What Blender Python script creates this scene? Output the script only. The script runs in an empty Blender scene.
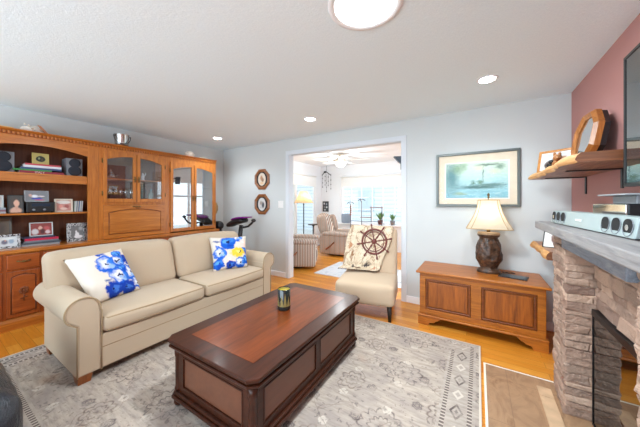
import bpy, bmesh, math, random
from mathutils import Vector, Matrix, noise
random.seed(7)
PI = math.pi
SC = bpy.context.scene
COL = SC.collection

# ------------------------------------------------------------------ camera
cam_d = bpy.data.cameras.new('camera')
cam_d.sensor_fit = 'HORIZONTAL'; cam_d.sensor_width = 36.0
cam_d.lens = 255.0 / 640.0 * 36.0
cam_d.shift_y = -11.5 / 640.0
cam_d.clip_start = 0.02
cam = bpy.data.objects.new('camera', cam_d); COL.objects.link(cam)
cam.location = (0, 0, 1.34); cam.rotation_euler = (PI / 2, 0, math.radians(31.8))
SC.camera = cam

# ------------------------------------------------------------------ world, sun, large lights, exposure
w = bpy.data.worlds.new('world'); SC.world = w; w.use_nodes = True
bg = w.node_tree.nodes['Background']
bg.inputs[0].default_value = (0.74, 0.89, 1.0, 1); bg.inputs[1].default_value = 3.1

def add_light(name, kind, loc, energy, color=(1, 1, 1), size=None, size_y=None, target=None, shape=None, spot=None):
    d = bpy.data.lights.new(name, kind); d.energy = energy; d.color = color
    if kind == 'AREA':
        d.shape = shape or ('RECTANGLE' if size_y else 'DISK')
        d.size = size
        if size_y: d.size_y = size_y
    elif kind == 'SUN':
        d.angle = math.radians(1.5)
    elif size is not None:
        d.shadow_soft_size = size
    if spot: d.spot_size = spot; d.spot_blend = 0.6
    o = bpy.data.objects.new(name, d); COL.objects.link(o); o.location = loc
    if target is not None:
        o.rotation_euler = (Vector(target) - Vector(loc)).to_track_quat('-Z', 'Y').to_euler()
    return o

add_light('sun', 'SUN', (0, 0, 8), 4.5, (1.0, 0.95, 0.86), target=(-3.4, -5.2, 2.2))
# the sky's daylight enters by the big front window behind the camera and the sunroom's windows; light portals only guide the sampling
for (nm, loc, sx, sy, tg) in (('front_window_portal', (-1.9, -2.05, 1.35), 4.8, 2.0, (-1.9, 2.0, 1.35)), ('sunroom_window_portal', (-2.22, 6.84, 1.26), 2.5, 1.1, (-2.22, 3.0, 1.26)),
                             ('patio_door_portal', (-4.18, 5.55, 1.0), 2.0, 2.1, (0, 5.55, 1.0)), ('side_window_portal', (-0.46, 5.1, 1.22), 2.7, 1.55, (-3, 5.1, 1.22))):
    add_light(nm, 'AREA', loc, 1.0, (1, 1, 1), sx, sy, target=tg).data.cycles.is_portal = True
add_light('front_window_fill', 'AREA', (-1.9, -2.04, 1.30), 100, (0.745, 0.885, 1.0), 4.6, 1.8, target=(-1.9, 2.0, 1.9))  # fill lamp added inside the window, tilted up to brighten room and ceiling
SC.view_settings.view_transform = 'Standard'
SC.view_settings.look = 'None'
SC.view_settings.gamma = 1.0
SC.view_settings.use_curve_mapping = False
SC.view_settings.exposure = 0.10
try:
    SC.cycles.max_bounces = 12; SC.cycles.diffuse_bounces = 8; SC.cycles.glossy_bounces = 5
    SC.cycles.transparent_max_bounces = 12
    SC.cycles.sample_clamp_indirect = 6.0
    SC.cycles.use_denoising = True
    SC.cycles.caustics_reflective = False; SC.cycles.caustics_refractive = False
except Exception:
    pass

# ------------------------------------------------------------------ material helpers
def S(r, g, b):
    f = lambda c: (c / 255 / 12.92) if c / 255 <= 0.04045 else ((c / 255 + 0.055) / 1.055) ** 2.4
    return (f(r), f(g), f(b), 1.0)

class NT:
    def __init__(self, name):
        self.m = bpy.data.materials.new(name); self.m.use_nodes = True
        self.t = self.m.node_tree; self.b = self.t.nodes['Principled BSDF']; self.tc = None
    def n(self, typ, **kw):
        nd = self.t.nodes.new(typ)
        for k, v in kw.items(): setattr(nd, k, v)
        return nd
    def l(self, a, b): self.t.links.new(a, b)
    def coord(self, kind='Object'):
        if self.tc is None: self.tc = self.n('ShaderNodeTexCoord')
        return self.tc.outputs[kind]
    def mapping(self, src, scale=(1, 1, 1), loc=(0, 0, 0), rot=(0, 0, 0)):
        m = self.n('ShaderNodeMapping'); self.l(src, m.inputs[0])
        m.inputs['Scale'].default_value = scale; m.inputs['Location'].default_value = loc; m.inputs['Rotation'].default_value = rot
        return m.outputs[0]
    def noise(self, vec, scale, detail=4, rough=0.55, dist=0.0, out='Fac'):
        nd = self.n('ShaderNodeTexNoise'); self.l(vec, nd.inputs['Vector'])
        nd.inputs['Scale'].default_value = scale; nd.inputs['Detail'].default_value = detail
        nd.inputs['Roughness'].default_value = rough; nd.inputs['Distortion'].default_value = dist
        return nd.outputs[out]
    def ramp(self, fac, stops, interp='LINEAR'):
        r = self.n('ShaderNodeValToRGB'); self.l(fac, r.inputs[0]); e = r.color_ramp; e.interpolation = interp
        while len(e.elements) < len(stops): e.elements.new(0.5)
        for el, (p, c) in zip(e.elements, stops): el.position = p; el.color = c if len(c) == 4 else (*c, 1)
        return r.outputs[0]
    def val(self, x): return x
    def math(self, op, a, b=None, c=None, clamp=False):
        nd = self.n('ShaderNodeMath', operation=op, use_clamp=clamp)
        for i, v in enumerate((a, b, c)):
            if v is None: continue
            if hasattr(v, 'links'): self.l(v, nd.inputs[i])
            else: nd.inputs[i].default_value = v
        return nd.outputs[0]
    def mix(self, fac, a, b, mode='MIX'):
        nd = self.n('ShaderNodeMix', data_type='RGBA', blend_type=mode)
        for s, v in ((nd.inputs[0], fac), (nd.inputs[6], a), (nd.inputs[7], b)):
            if hasattr(v, 'links'): self.l(v, s)
            else: s.default_value = v if not isinstance(v, tuple) or len(v) == 4 else (*v, 1)
        return nd.outputs[2]
    def sep(self, vec):
        nd = self.n('ShaderNodeSeparateXYZ'); self.l(vec, nd.inputs[0]); return nd.outputs
    def comb(self, x, y, z=0.0):
        nd = self.n('ShaderNodeCombineXYZ')
        for i, v in enumerate((x, y, z)):
            if hasattr(v, 'links'): self.l(v, nd.inputs[i])
            else: nd.inputs[i].default_value = v
        return nd.outputs[0]
    def bump(self, h, strength=0.2, dist=0.01):
        nd = self.n('ShaderNodeBump'); nd.inputs['Strength'].default_value = strength; nd.inputs['Distance'].default_value = dist
        self.l(h, nd.inputs['Height']); self.l(nd.outputs[0], self.b.inputs['Normal'])
    def base(self, c):
        if hasattr(c, 'links'): self.l(c, self.b.inputs['Base Color'])
        else: self.b.inputs['Base Color'].default_value = c
    def set(self, **kw):
        for k, v in kw.items():
            self.b.inputs[k.replace('_', ' ')].default_value = v
        return self
    def blobs(self, uv, base, items, wob=0.05, wscale=6.0):
        """soft spots of colour laid on a base colour, (u, v, ru, rv, colour, softness)"""
        cur = base
        if wob:
            nz = self.noise(uv, wscale, 3, out='Color')
            sub = self.n('ShaderNodeVectorMath', operation='SUBTRACT'); self.l(nz, sub.inputs[0]); sub.inputs[1].default_value = (0.5, 0.5, 0.5)
            sc = self.n('ShaderNodeVectorMath', operation='SCALE'); self.l(sub.outputs[0], sc.inputs[0]); sc.inputs['Scale'].default_value = wob * 2
            ad = self.n('ShaderNodeVectorMath', operation='ADD'); self.l(uv, ad.inputs[0]); self.l(sc.outputs[0], ad.inputs[1]); uv = ad.outputs[0]
        for (u, v, ru, rv, c, soft) in items:
            s = self.n('ShaderNodeVectorMath', operation='SUBTRACT'); self.l(uv, s.inputs[0]); s.inputs[1].default_value = (u, v, 0)
            m = self.n('ShaderNodeVectorMath', operation='MULTIPLY'); self.l(s.outputs[0], m.inputs[0]); m.inputs[1].default_value = (1 / ru, 1 / rv, 0)
            ln = self.n('ShaderNodeVectorMath', operation='LENGTH'); self.l(m.outputs[0], ln.inputs[0])
            mr = self.n('ShaderNodeMapRange'); self.l(ln.outputs['Value'], mr.inputs[0])
            mr.inputs[1].default_value = 1.0; mr.inputs[2].default_value = max(0.0, 1 - soft - 1e-3); mr.inputs[3].default_value = 0; mr.inputs[4].default_value = 1
            cur = self.mix(mr.outputs[0], cur, c)
        return cur

def plain(name, c, rough=0.5, metal=0.0, spec=None, var=0.06, vscale=8.0, bump=0.0, bscale=200.0):
    k = NT(name); v = k.noise(k.coord(), vscale, 3)
    d = tuple(max(0, x * (1 - var)) for x in c[:3]) + (1,); h = tuple(min(1, x * (1 + var)) for x in c[:3]) + (1,)
    k.base(k.ramp(v, [(0.3, d), (0.7, h)])); k.set(Roughness=rough, Metallic=metal)
    if spec is not None: k.b.inputs['Specular IOR Level'].default_value = spec
    if bump: k.bump(k.noise(k.coord(), bscale, 2), bump, 0.002)
    return k.m

def wood(name, light, dark, axis='z', scale=1.0, rough=0.35, coat=0.0, contrast=0.5):
    k = NT(name)
    st = {'x': (1.2, 16, 16), 'y': (16, 1.2, 16), 'z': (16, 16, 1.2)}[axis]
    v = k.mapping(k.coord(), tuple(s * scale for s in st))
    n1 = k.noise(v, 1.6, 5, 0.6, 0.8)
    n2 = k.noise(v, 9.0, 3, 0.6)
    f = k.math('ADD', k.math('MULTIPLY', n1, 0.75), k.math('MULTIPLY', n2, 0.3))
    lo = 0.5 - 0.3 * (1 - contrast) - 0.05; hi = 0.5 + 0.3 * (1 - contrast) + 0.08
    mid = tuple((a + b) / 2 for a, b in zip(light, dark))
    k.base(k.ramp(f, [(lo, dark), ((lo + hi) / 2, mid), (hi, light)]))
    k.set(Roughness=rough); k.b.inputs['Coat Weight'].default_value = coat; k.b.inputs['Coat Roughness'].default_value = 0.12
    k.bump(n2, 0.06, 0.003)
    return k.m

def glow(name, c, strength):
    k = NT(name); k.base(c); k.b.inputs['Emission Color'].default_value = c; k.b.inputs['Emission Strength'].default_value = strength
    return k.m

def clear_glass(name, refl=0.06, tint=(1, 1, 1, 1), rough=0.0):
    k = NT(name); t = k.t
    tr = k.n('ShaderNodeBsdfTransparent'); tr.inputs[0].default_value = tint
    gl = k.n('ShaderNodeBsdfGlossy'); gl.inputs['Roughness'].default_value = rough
    lw = k.n('ShaderNodeLayerWeight'); lw.inputs['Blend'].default_value = 0.5
    f = k.math('ADD', k.math('MULTIPLY', k.math('POWER', lw.outputs['Facing'], 5.0), 0.9), refl + 0.03, clamp=True)
    mx = k.n('ShaderNodeMixShader'); k.l(f, mx.inputs[0]); k.l(tr.outputs[0], mx.inputs[1]); k.l(gl.outputs[0], mx.inputs[2])
    k.l(mx.outputs[0], t.nodes['Material Output'].inputs[0])
    return k.m

# ------------------------------------------------------------------ mesh helpers
class MB:
    def __init__(self, M=None):
        self.bm = bmesh.new(); self.M = M or Matrix.Identity(4); self.uv = self.bm.loops.layers.uv.new('UVMap')
    def _v(self, co): return self.bm.verts.new(self.M @ Vector(co))
    def faces(self, vs, fs, uvs=None, smooth=False):
        bv = [self._v(v) for v in vs]
        for f in fs:
            try: fc = self.bm.faces.new([bv[i] for i in f])
            except ValueError: continue
            fc.smooth = smooth
            if uvs:
                for lp, i in zip(fc.loops, f): lp[self.uv].uv = uvs[i]
        return self
    def box(self, a, b, bev=0.0, seg=2):
        x0, y0, z0 = (min(p, q) for p, q in zip(a, b)); x1, y1, z1 = (max(p, q) for p, q in zip(a, b))
        t = bmesh.new()
        vs = [t.verts.new(p) for p in ((x0, y0, z0), (x1, y0, z0), (x1, y1, z0), (x0, y1, z0), (x0, y0, z1), (x1, y0, z1), (x1, y1, z1), (x0, y1, z1))]
        for f in ((3, 2, 1, 0), (4, 5, 6, 7), (0, 1, 5, 4), (1, 2, 6, 5), (2, 3, 7, 6), (3, 0, 4, 7)): t.faces.new([vs[i] for i in f])
        if bev > 0:
            bev = min(bev, 0.49 * min(x1 - x0, y1 - y0, z1 - z0))
            bmesh.ops.bevel(t, geom=t.edges[:], offset=bev, segments=seg, affect='EDGES', profile=0.5)
        self.merge(t); return self
    def merge(self, t, smooth=False):
        t.verts.index_update()
        vs = [v.co.copy() for v in t.verts]; fs = [[v.index for v in f.verts] for f in t.faces]
        t.free(); self.faces(vs, fs, None, smooth)
    def round_box(self, a, b, r, n=10, crown=(0, 0, 0), fn=None):
        """soft upholstered box: rounded edges, bulging faces"""
        x0, y0, z0 = (min(p, q) for p, q in zip(a, b)); x1, y1, z1 = (max(p, q) for p, q in zip(a, b))
        c = Vector(((x0 + x1) / 2, (y0 + y1) / 2, (z0 + z1) / 2)); h = Vector(((x1 - x0) / 2, (y1 - y0) / 2, (z1 - z0) / 2))
        r = min(r, h.x, h.y, h.z)
        t = bmesh.new(); idx = {}
        def key(p): return tuple(round(q, 4) for q in p)
        def vert(p):
            k = key(p)
            if k in idx: return idx[k]
            q = Vector((p[0] * h.x, p[1] * h.y, p[2] * h.z))
            inner = Vector((max(-h.x + r, min(h.x - r, q.x)), max(-h.y + r, min(h.y - r, q.y)), max(-h.z + r, min(h.z - r, q.z))))
            d = q - inner
            if d.length > 1e-9: q = inner + d.normalized() * r
            u = [q[i] / h[i] for i in range(3)]
            for i in range(3):
                j, k2 = (i + 1) % 3, (i + 2) % 3
                q[i] += crown[i] * u[i] * max(0, 1 - u[j] ** 2) * max(0, 1 - u[k2] ** 2)
            q += c
            if fn: q = Vector(fn(q))
            idx[k] = t.verts.new(q); return idx[k]
        def warp(s): # denser near the edges
            return math.sin(s * PI / 2) * 0.55 + s * 0.45
        g = [warp(-1 + 2 * i / n) for i in range(n + 1)]
        for ax in range(3):
            for sg in (-1, 1):
                for i in range(n):
                    for j in range(n):
                        ps = []
                        for (di, dj) in ((0, 0), (1, 0), (1, 1), (0, 1)):
                            p = [0, 0, 0]; p[ax] = sg; p[(ax + 1) % 3] = g[i + di]; p[(ax + 2) % 3] = g[j + dj]; ps.append(vert(p))
                        if sg < 0: ps.reverse()
                        if len(set(ps)) == 4: t.faces.new(ps)
        self.merge(t, True); return self
    def prism(self, poly, axis, lo, hi, bev=0.0, smooth=False):
        """poly: 2-D outline in the two other axes (in x,y,z order), extruded along axis"""
        t = bmesh.new()
        def P(p, d): return {'x': (d, p[0], p[1]), 'y': (p[0], d, p[1]), 'z': (p[0], p[1], d)}[axis]
        A = [t.verts.new(P(p, lo)) for p in poly]; B = [t.verts.new(P(p, hi)) for p in poly]; n = len(poly)
        t.faces.new(A[::-1]); t.faces.new(B)
        for i in range(n): t.faces.new((A[i], A[(i + 1) % n], B[(i + 1) % n], B[i]))
        bmesh.ops.recalc_face_normals(t, faces=t.faces[:])
        if bev:
            es = [e for e in t.edges if (e.verts[0] in A) == (e.verts[1] in A)]
            bmesh.ops.bevel(t, geom=es, offset=bev, segments=2, affect='EDGES', profile=0.5)
        self.merge(t, smooth); return self
    def tube(self, pts, r, seg=8, caps=True, closed=False):
        pts = [Vector(p) for p in pts]; n = len(pts); rs = r if isinstance(r, (list, tuple)) else [r] * n
        vs = []; fs = []; prev = None
        for i, p in enumerate(pts):
            if closed: d = (pts[(i + 1) % n] - pts[i - 1])
            else: d = pts[min(i + 1, n - 1)] - pts[max(i - 1, 0)]
            d = d.normalized() if d.length > 1e-9 else Vector((0, 0, 1))
            if prev is None: a = d.orthogonal().normalized()
            else:
                a = prev - d * prev.dot(d); a = a.normalized() if a.length > 1e-6 else d.orthogonal().normalized()
            prev = a; b = d.cross(a)
            for k in range(seg):
                th = 2 * PI * k / seg; vs.append(p + (a * math.cos(th) + b * math.sin(th)) * rs[i])
        m = n if closed else n - 1
        for i in range(m):
            j = (i + 1) % n
            for k in range(seg):
                k2 = (k + 1) % seg; fs.append((i * seg + k, i * seg + k2, j * seg + k2, j * seg + k))
        if caps and not closed:
            fs.append(tuple(range(seg))[::-1]); fs.append(tuple(range((n - 1) * seg, n * seg)))
        self.faces(vs, fs, None, True); return self
    def lathe(self, prof, c=(0, 0, 0), seg=24, axis='z', sx=1.0, sy=1.0, smooth=True, phase=0.0, mod=None):
        vs = []; fs = []; n = len(prof)
        for (r, h) in prof:
            for k in range(seg):
                th = 2 * PI * k / seg + phase; q = r * (mod(th, h) if mod else 1)
                x, y = q * math.cos(th) * sx, q * math.sin(th) * sy
                vs.append({'z': (c[0] + x, c[1] + y, c[2] + h), 'x': (c[0] + h, c[1] + x, c[2] + y), 'y': (c[0] + y, c[1] + h, c[2] + x)}[axis])
        for i in range(n - 1):
            for k in range(seg):
                k2 = (k + 1) % seg; fs.append((i * seg + k, i * seg + k2, (i + 1) * seg + k2, (i + 1) * seg + k))
        if prof[0][0] > 1e-6: fs.append(tuple(range(seg))[::-1])
        if prof[-1][0] > 1e-6: fs.append(tuple(range((n - 1) * seg, n * seg)))
        self.faces(vs, fs, None, smooth); return self
    def ball(self, c, r, seg=14, rings=8, scale=(1, 1, 1), bumpy=0.0):
        vs = []; fs = []
        for i in range(rings + 1):
            ph = PI * i / rings
            for k in range(seg):
                th = 2 * PI * k / seg; q = Vector((math.sin(ph) * math.cos(th), math.sin(ph) * math.sin(th), math.cos(ph)))
                rr = r * (1 + bumpy * noise.noise(q * 2.3 + Vector(c) * 9))
                vs.append((c[0] + q.x * rr * scale[0], c[1] + q.y * rr * scale[1], c[2] + q.z * rr * scale[2]))
        for i in range(rings):
            for k in range(seg):
                k2 = (k + 1) % seg; fs.append((i * seg + k, (i + 1) * seg + k, (i + 1) * seg + k2, i * seg + k2))
        self.faces(vs, fs, None, True); return self
    def sheet(self, P, nu, nv, thick=0.0, smooth=True):
        """surface P(u, v) with UVs; thick offsets a back side along the normals"""
        vs = [Vector(P(i / nu, j / nv)) for j in range(nv + 1) for i in range(nu + 1)]; W = nu + 1
        uvs = [(i / nu, j / nv) for j in range(nv + 1) for i in range(nu + 1)]
        fs = [(j * W + i, j * W + i + 1, (j + 1) * W + i + 1, (j + 1) * W + i) for j in range(nv) for i in range(nu)]
        if thick:
            nr = []
            for j in range(nv + 1):
                for i in range(nu + 1):
                    a = vs[j * W + min(i + 1, nu)] - vs[j * W + max(i - 1, 0)]; b = vs[min(j + 1, nv) * W + i] - vs[max(j - 1, 0) * W + i]
                    q = a.cross(b); nr.append(q.normalized() if q.length > 1e-12 else Vector((0, 0, 1)))
            o = len(vs); vs += [v - q * thick for v, q in zip(vs[:o], nr)]; uvs += uvs
            fs += [tuple(i + o for i in f[::-1]) for f in fs[:nu * nv]]
            for i in range(nu):
                fs.append((i + 1, i, i + o, i + 1 + o)); q = nv * W; fs.append((q + i, q + i + 1, q + i + 1 + o, q + i + o))
            for j in range(nv):
                fs.append((j * W, (j + 1) * W, (j + 1) * W + o, j * W + o)); q = nu; fs.append(((j + 1) * W + q, j * W + q, j * W + q + o, (j + 1) * W + q + o))
        self.faces(vs, fs, uvs, smooth); return self
    def build(self, name, mat, parent=None, origin=None, fix=True):
        me = bpy.data.meshes.new(name)
        if fix: bmesh.ops.recalc_face_normals(self.bm, faces=self.bm.faces[:])
        if parent is not None:
            p = parent; off = Vector((0, 0, 0))
            while p is not None: off += p.location; p = p.parent
        else:
            if origin is None:
                cs = [v.co for v in self.bm.verts]
                lo = [min(c[i] for c in cs) for i in range(3)]; hi = [max(c[i] for c in cs) for i in range(3)]
                origin = ((lo[0] + hi[0]) / 2, (lo[1] + hi[1]) / 2, lo[2])
            off = Vector(origin)
        bmesh.ops.translate(self.bm, vec=-off, verts=self.bm.verts[:])
        self.bm.to_mesh(me); self.bm.free()
        o = bpy.data.objects.new(name, me); COL.objects.link(o); me.materials.append(mat)
        if parent is not None: o.parent = parent
        else: o.location = off
        return o

def tag(o, label, cat, group=None):
    o['label'] = label; o['category'] = cat
    if group: o['group'] = group
    return o
def thing(name, label, cat, loc, group=None):
    o = bpy.data.objects.new(name, None); COL.objects.link(o); o.location = loc; o.empty_display_size = 0.1
    return tag(o, label, cat, group)
def struct(o): o['kind'] = 'structure'; return o
def dup(root, loc, label=None, rotz=None):
    c = root.copy(); COL.objects.link(c); c.location = loc
    if label: c['label'] = label
    if rotz is not None: c.rotation_euler.z = rotz
    def rec(a, b):
        for ch in list(a.children):
            d = ch.copy(); COL.objects.link(d); d.parent = b; rec(ch, d)
    rec(root, c)
    return c
def Rz(loc, deg): return Matrix.Translation(loc) @ Matrix.Rotation(math.radians(deg), 4, 'Z')

# ------------------------------------------------------------------ materials
def wall_mat(name, c, bump=0.12):
    k = NT(name); v = k.noise(k.coord(), 2.5, 2)
    k.base(k.ramp(v, [(0.3, tuple(x * 0.985 for x in c[:3]) + (1,)), (0.7, c)])); k.set(Roughness=0.75)
    k.bump(k.noise(k.coord(), 140, 3), bump, 0.002); return k.m
M_WALL = wall_mat('wall_paint', S(203, 208, 208))
M_RED = wall_mat('terracotta_paint', S(188, 136, 131))
M_WHITE = wall_mat('white_paint', S(238, 240, 243), 0.04)
k = NT('popcorn_ceiling'); n1 = k.noise(k.coord(), 95, 4, 0.7); n2 = k.noise(k.coord(), 38, 2)
k.base(k.ramp(n1, [(0.3, S(226, 241, 249)), (0.7, S(237, 250, 255))])); k.set(Roughness=0.9)
k.bump(k.math('ADD', n1, k.math('MULTIPLY', n2, 0.7)), 0.24, 0.008); M_CEIL = k.m

k = NT('oak_strip_floor'); o3 = k.coord()
br = k.n('ShaderNodeTexBrick'); k.l(o3, br.inputs['Vector'])
br.inputs['Scale'].default_value = 1.0; br.inputs['Brick Width'].default_value = 0.9; br.inputs['Row Height'].default_value = 0.083
br.inputs['Mortar Size'].default_value = 0.0012; br.inputs['Mortar Smooth'].default_value = 0.2; br.inputs['Bias'].default_value = 0.0
br.inputs['Color1'].default_value = (0, 0, 0, 1); br.inputs['Color2'].default_value = (1, 1, 1, 1); br.inputs['Mortar'].default_value = (0.5, 0.5, 0.5, 1)
br.offset = 0.37
gr = k.noise(k.mapping(o3, (2.2, 30, 1)), 2.0, 5, 0.6, 0.6)
f = k.math('ADD', k.math('MULTIPLY', br.outputs['Color'], 0.45), k.math('MULTIPLY', gr, 0.6))
c = k.ramp(f, [(0.15, S(182, 102, 24)), (0.5, S(210, 134, 42)), (0.85, S(228, 162, 68))])
k.base(k.mix(k.math('MULTIPLY', br.outputs['Fac'], 0.75), c, S(110, 60, 20))); k.set(Roughness=0.28)
k.bump(br.outputs['Fac'], 0.15, 0.002); M_FLOOR = k.m

M_OAK = wood('golden_oak', S(206, 130, 52), S(156, 82, 24), 'z', 1.0, 0.33, 0.25)
M_OAKH = wood('golden_oak_rail', S(206, 130, 52), S(156, 82, 24), 'y', 1.0, 0.33, 0.25)
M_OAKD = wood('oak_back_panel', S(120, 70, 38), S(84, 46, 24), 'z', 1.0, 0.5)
M_OAKR = wood('golden_oak_red_cast', S(172, 88, 36), S(118, 52, 18), 'z', 1.0, 0.33, 0.25)  # same golden oak; the red, darker light cast on the bases is painted in
M_OAKRH = wood('golden_oak_red_cast_rail', S(178, 92, 38), S(124, 56, 20), 'y', 1.0, 0.33, 0.25)  # rail copy with the same painted-in colour cast
M_CHEST = wood('chest_oak', S(190, 114, 36), S(130, 66, 14), 'x', 1.1, 0.4, 0.08, 0.6)
M_CHESTP = wood('chest_panel_oak', S(178, 98, 28), S(102, 48, 8), 'z', 0.8, 0.4, 0.08, 0.6)
M_GROOVE = plain('dark_groove', S(90, 44, 18), 0.5)
M_TAB = wood('dark_mahogany', S(74, 36, 20), S(36, 16, 9), 'y', 1.0, 0.32, 0.2)
M_TABI = wood('red_walnut_inlay', S(132, 64, 26), S(66, 28, 10), 'y', 0.6, 0.28, 0.3, 0.5)
for _m in (M_TAB, M_TABI): _m.node_tree.nodes['Principled BSDF'].inputs['Specular IOR Level'].default_value = 0.28; _m.node_tree.nodes['Principled BSDF'].inputs['Coat Weight'].default_value = 0.06
M_TABP = wood('walnut_panel', S(116, 72, 50), S(90, 52, 36), 'y', 0.5, 0.36, 0.1, 0.2)
M_BRASS = plain('antique_brass', S(120, 96, 60), 0.35, 0.9)
M_STEEL = plain('brushed_steel', S(190, 188, 184), 0.25, 1.0)
M_BLACK = plain('black_plastic', S(22, 22, 25), 0.4)
M_CHAR = plain('charcoal_grille', S(44, 48, 58), 0.8, bump=0.3, bscale=500)
M_GREYP = plain('grey_plastic', S(128, 132, 138), 0.45)
M_SILVER = plain('silver_plastic', S(205, 214, 214), 0.35, 0.2)
M_WHITEP = plain('white_plastic', S(236, 236, 234), 0.4)
M_PAPER = plain('white_paper', S(235, 233, 228), 0.7)
def fabric(name, c, sc=450, var=0.05):
    k = NT(name); a = k.noise(k.coord(), sc, 2); b = k.noise(k.coord(), 6, 3)
    k.base(k.mix(k.math('MULTIPLY', b, var * 2), c, tuple(x * 0.8 for x in c[:3]) + (1,)))
    k.set(Roughness=0.85); k.b.inputs['Sheen Weight'].default_value = 0.15; k.b.inputs['Specular IOR Level'].default_value = 0.2
    k.bump(a, 0.12, 0.001); return k.m
M_SOFA = fabric('cream_twill', S(194, 174, 149))
M_PIPE = fabric('cream_piping', S(168, 144, 112))
M_SLIP = fabric('beige_upholstery', S(204, 181, 154))
M_DKWOOD = plain('espresso_wood', S(40, 28, 22), 0.35)
M_BLOCK = wood('brown_block', S(156, 92, 44), S(120, 64, 28), 'z', 1.0)

# ------------------------------------------------------------------ room shell
XL, XR, YB, YF, HC = -4.60, 0.80, 3.52, -2.15, 2.44
def sbox(name, mat, a, b, **kw): return struct(MB().box(a, b, **kw).build(name, mat))
sbox('floor', M_FLOOR, (XL - 0.1, YF - 0.1, -0.1), (XR + 0.1, 7.0, 0.0))
sbox('ceiling', M_CEIL, (XL - 0.1, YF - 0.1, HC), (XR + 0.1, 3.58, HC + 0.1))
sbox('wall_left', M_WALL, (XL - 0.1, YF, 0), (XL, 3.58, HC))
sbox('wall_right', M_RED, (XR, YF, 0), (XR + 0.1, 3.58, HC))
OX0, OX1, OZ = -2.83, -0.875, 2.175
m = MB(); m.box((XL, YB, 0), (OX0, YB + 0.12, HC)); m.box((OX1, YB, 0), (XR, YB + 0.12, HC)); m.box((OX0, YB, OZ), (OX1, YB + 0.12, HC))
struct(m.build('wall_back', M_WALL))
m = MB()                                                     # flat casing around the opening
m.box((OX0 - 0.06, YB - 0.012, 0), (OX0, YB, OZ + 0.06)); m.box((OX1, YB - 0.012, 0), (OX1 + 0.06, YB, OZ + 0.06)); m.box((OX0, YB - 0.012, OZ), (OX1, YB, OZ + 0.06))
m.box((OX0, YB, 0), (OX0 + 0.012, YB + 0.12, OZ)); m.box((OX1 - 0.012, YB, 0), (OX1, YB + 0.12, OZ)); m.box((OX0 + 0.012, YB, OZ - 0.012), (OX1 - 0.012, YB + 0.12, OZ))
struct(m.build('trim_1', wall_mat('casing_paint', S(213, 219, 225), 0.03)))
m = MB(); m.box((XL, YB - 0.014, 0), (OX0 - 0.06, YB, 0.09), 0.004); m.box((OX1 + 0.06, YB - 0.014, 0), (XR, YB, 0.09), 0.004)
struct(m.build('baseboard_back', M_WHITE))
struct(MB().box((XL, YF, 0), (XL + 0.014, YB - 0.02, 0.09), 0.004).build('baseboard_left', M_WHITE))
# front wall behind the camera with its wide picture window
m = MB(); m.box((XL, YF - 0.1, 0), (-4.3, YF, HC)); m.box((0.5, YF - 0.1, 0), (XR, YF, HC)); m.box((-4.3, YF - 0.1, 0), (0.5, YF, 0.35)); m.box((-4.3, YF - 0.1, 2.35), (0.5, YF, HC))
struct(m.build('wall_front', M_WALL))
m = MB()
for x in (-4.3, -2.74, -1.12, 0.44): m.box((x, YF - 0.08, 0.35), (x + 0.06, YF - 0.02, 2.35))
m.box((-4.24, YF - 0.08, 0.35), (0.44, YF - 0.02, 0.41)); m.box((-4.24, YF - 0.08, 2.29), (0.44, YF - 0.02, 2.35))
struct(m.build('window_2', M_WHITE))

# sunroom
SX0, SX1, SY = -4.2, -0.45, 6.85
struct(MB().box((SX0 - 0.5, 3.58, HC), (SX1 + 0.1, SY + 0.1, HC + 0.1)).build('ceiling', M_WHITE))
DY0, DY1, DZ = 4.55, 6.55, 2.13
m = MB(); m.box((SX0 - 0.1, 3.64, 0), (SX0, DY0, HC)); m.box((SX0 - 0.1, DY1, 0), (SX0, SY, HC)); m.box((SX0 - 0.1, DY0, DZ), (SX0, DY1, HC))
struct(m.build('wall_west', M_WHITE))
WX0, WX1, WZ0, WZ1 = -3.5, -0.95, 0.72, 2.10
m = MB(); m.box((SX0 - 0.1, SY, 0), (WX0, SY + 0.1, HC)); m.box((WX1, SY, 0), (SX1 + 0.1, SY + 0.1, HC)); m.box((WX0, SY, 0), (WX1, SY + 0.1, WZ0)); m.box((WX0, SY, WZ1), (WX1, SY + 0.1, HC))
struct(m.build('wall_north', M_WHITE))
m = MB(); m.box((SX1, 3.64, 0), (SX1 + 0.1, 3.75, HC)); m.box((SX1, 6.45, 0), (SX1 + 0.1, SY, HC)); m.box((SX1, 3.75, 2.0), (SX1 + 0.1, 6.45, HC)); m.box((SX1, 3.75, 0), (SX1 + 0.1, 6.45, 0.45))
struct(m.build('wall_east', M_WHITE))
m = MB()
for y in (3.75, 4.27, 4.80, 5.33, 5.86, 6.40): m.box((SX1 + 0.02, y, 0.45), (SX1 + 0.08, y + 0.05, 2.0))
for z in (0.45, 1.50, 1.95): m.box((SX1 + 0.03, 3.80, z), (SX1 + 0.07, 6.40, z + 0.05))
struct(m.build('window_3', M_WHITE))
M_PANE = clear_glass('window_glass', 0.02)
M_SHADE = NT('roller_shade'); M_SHADE.base(S(240, 240, 238)); M_SHADE.set(Roughness=0.8); M_SHADE = M_SHADE.m
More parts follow.
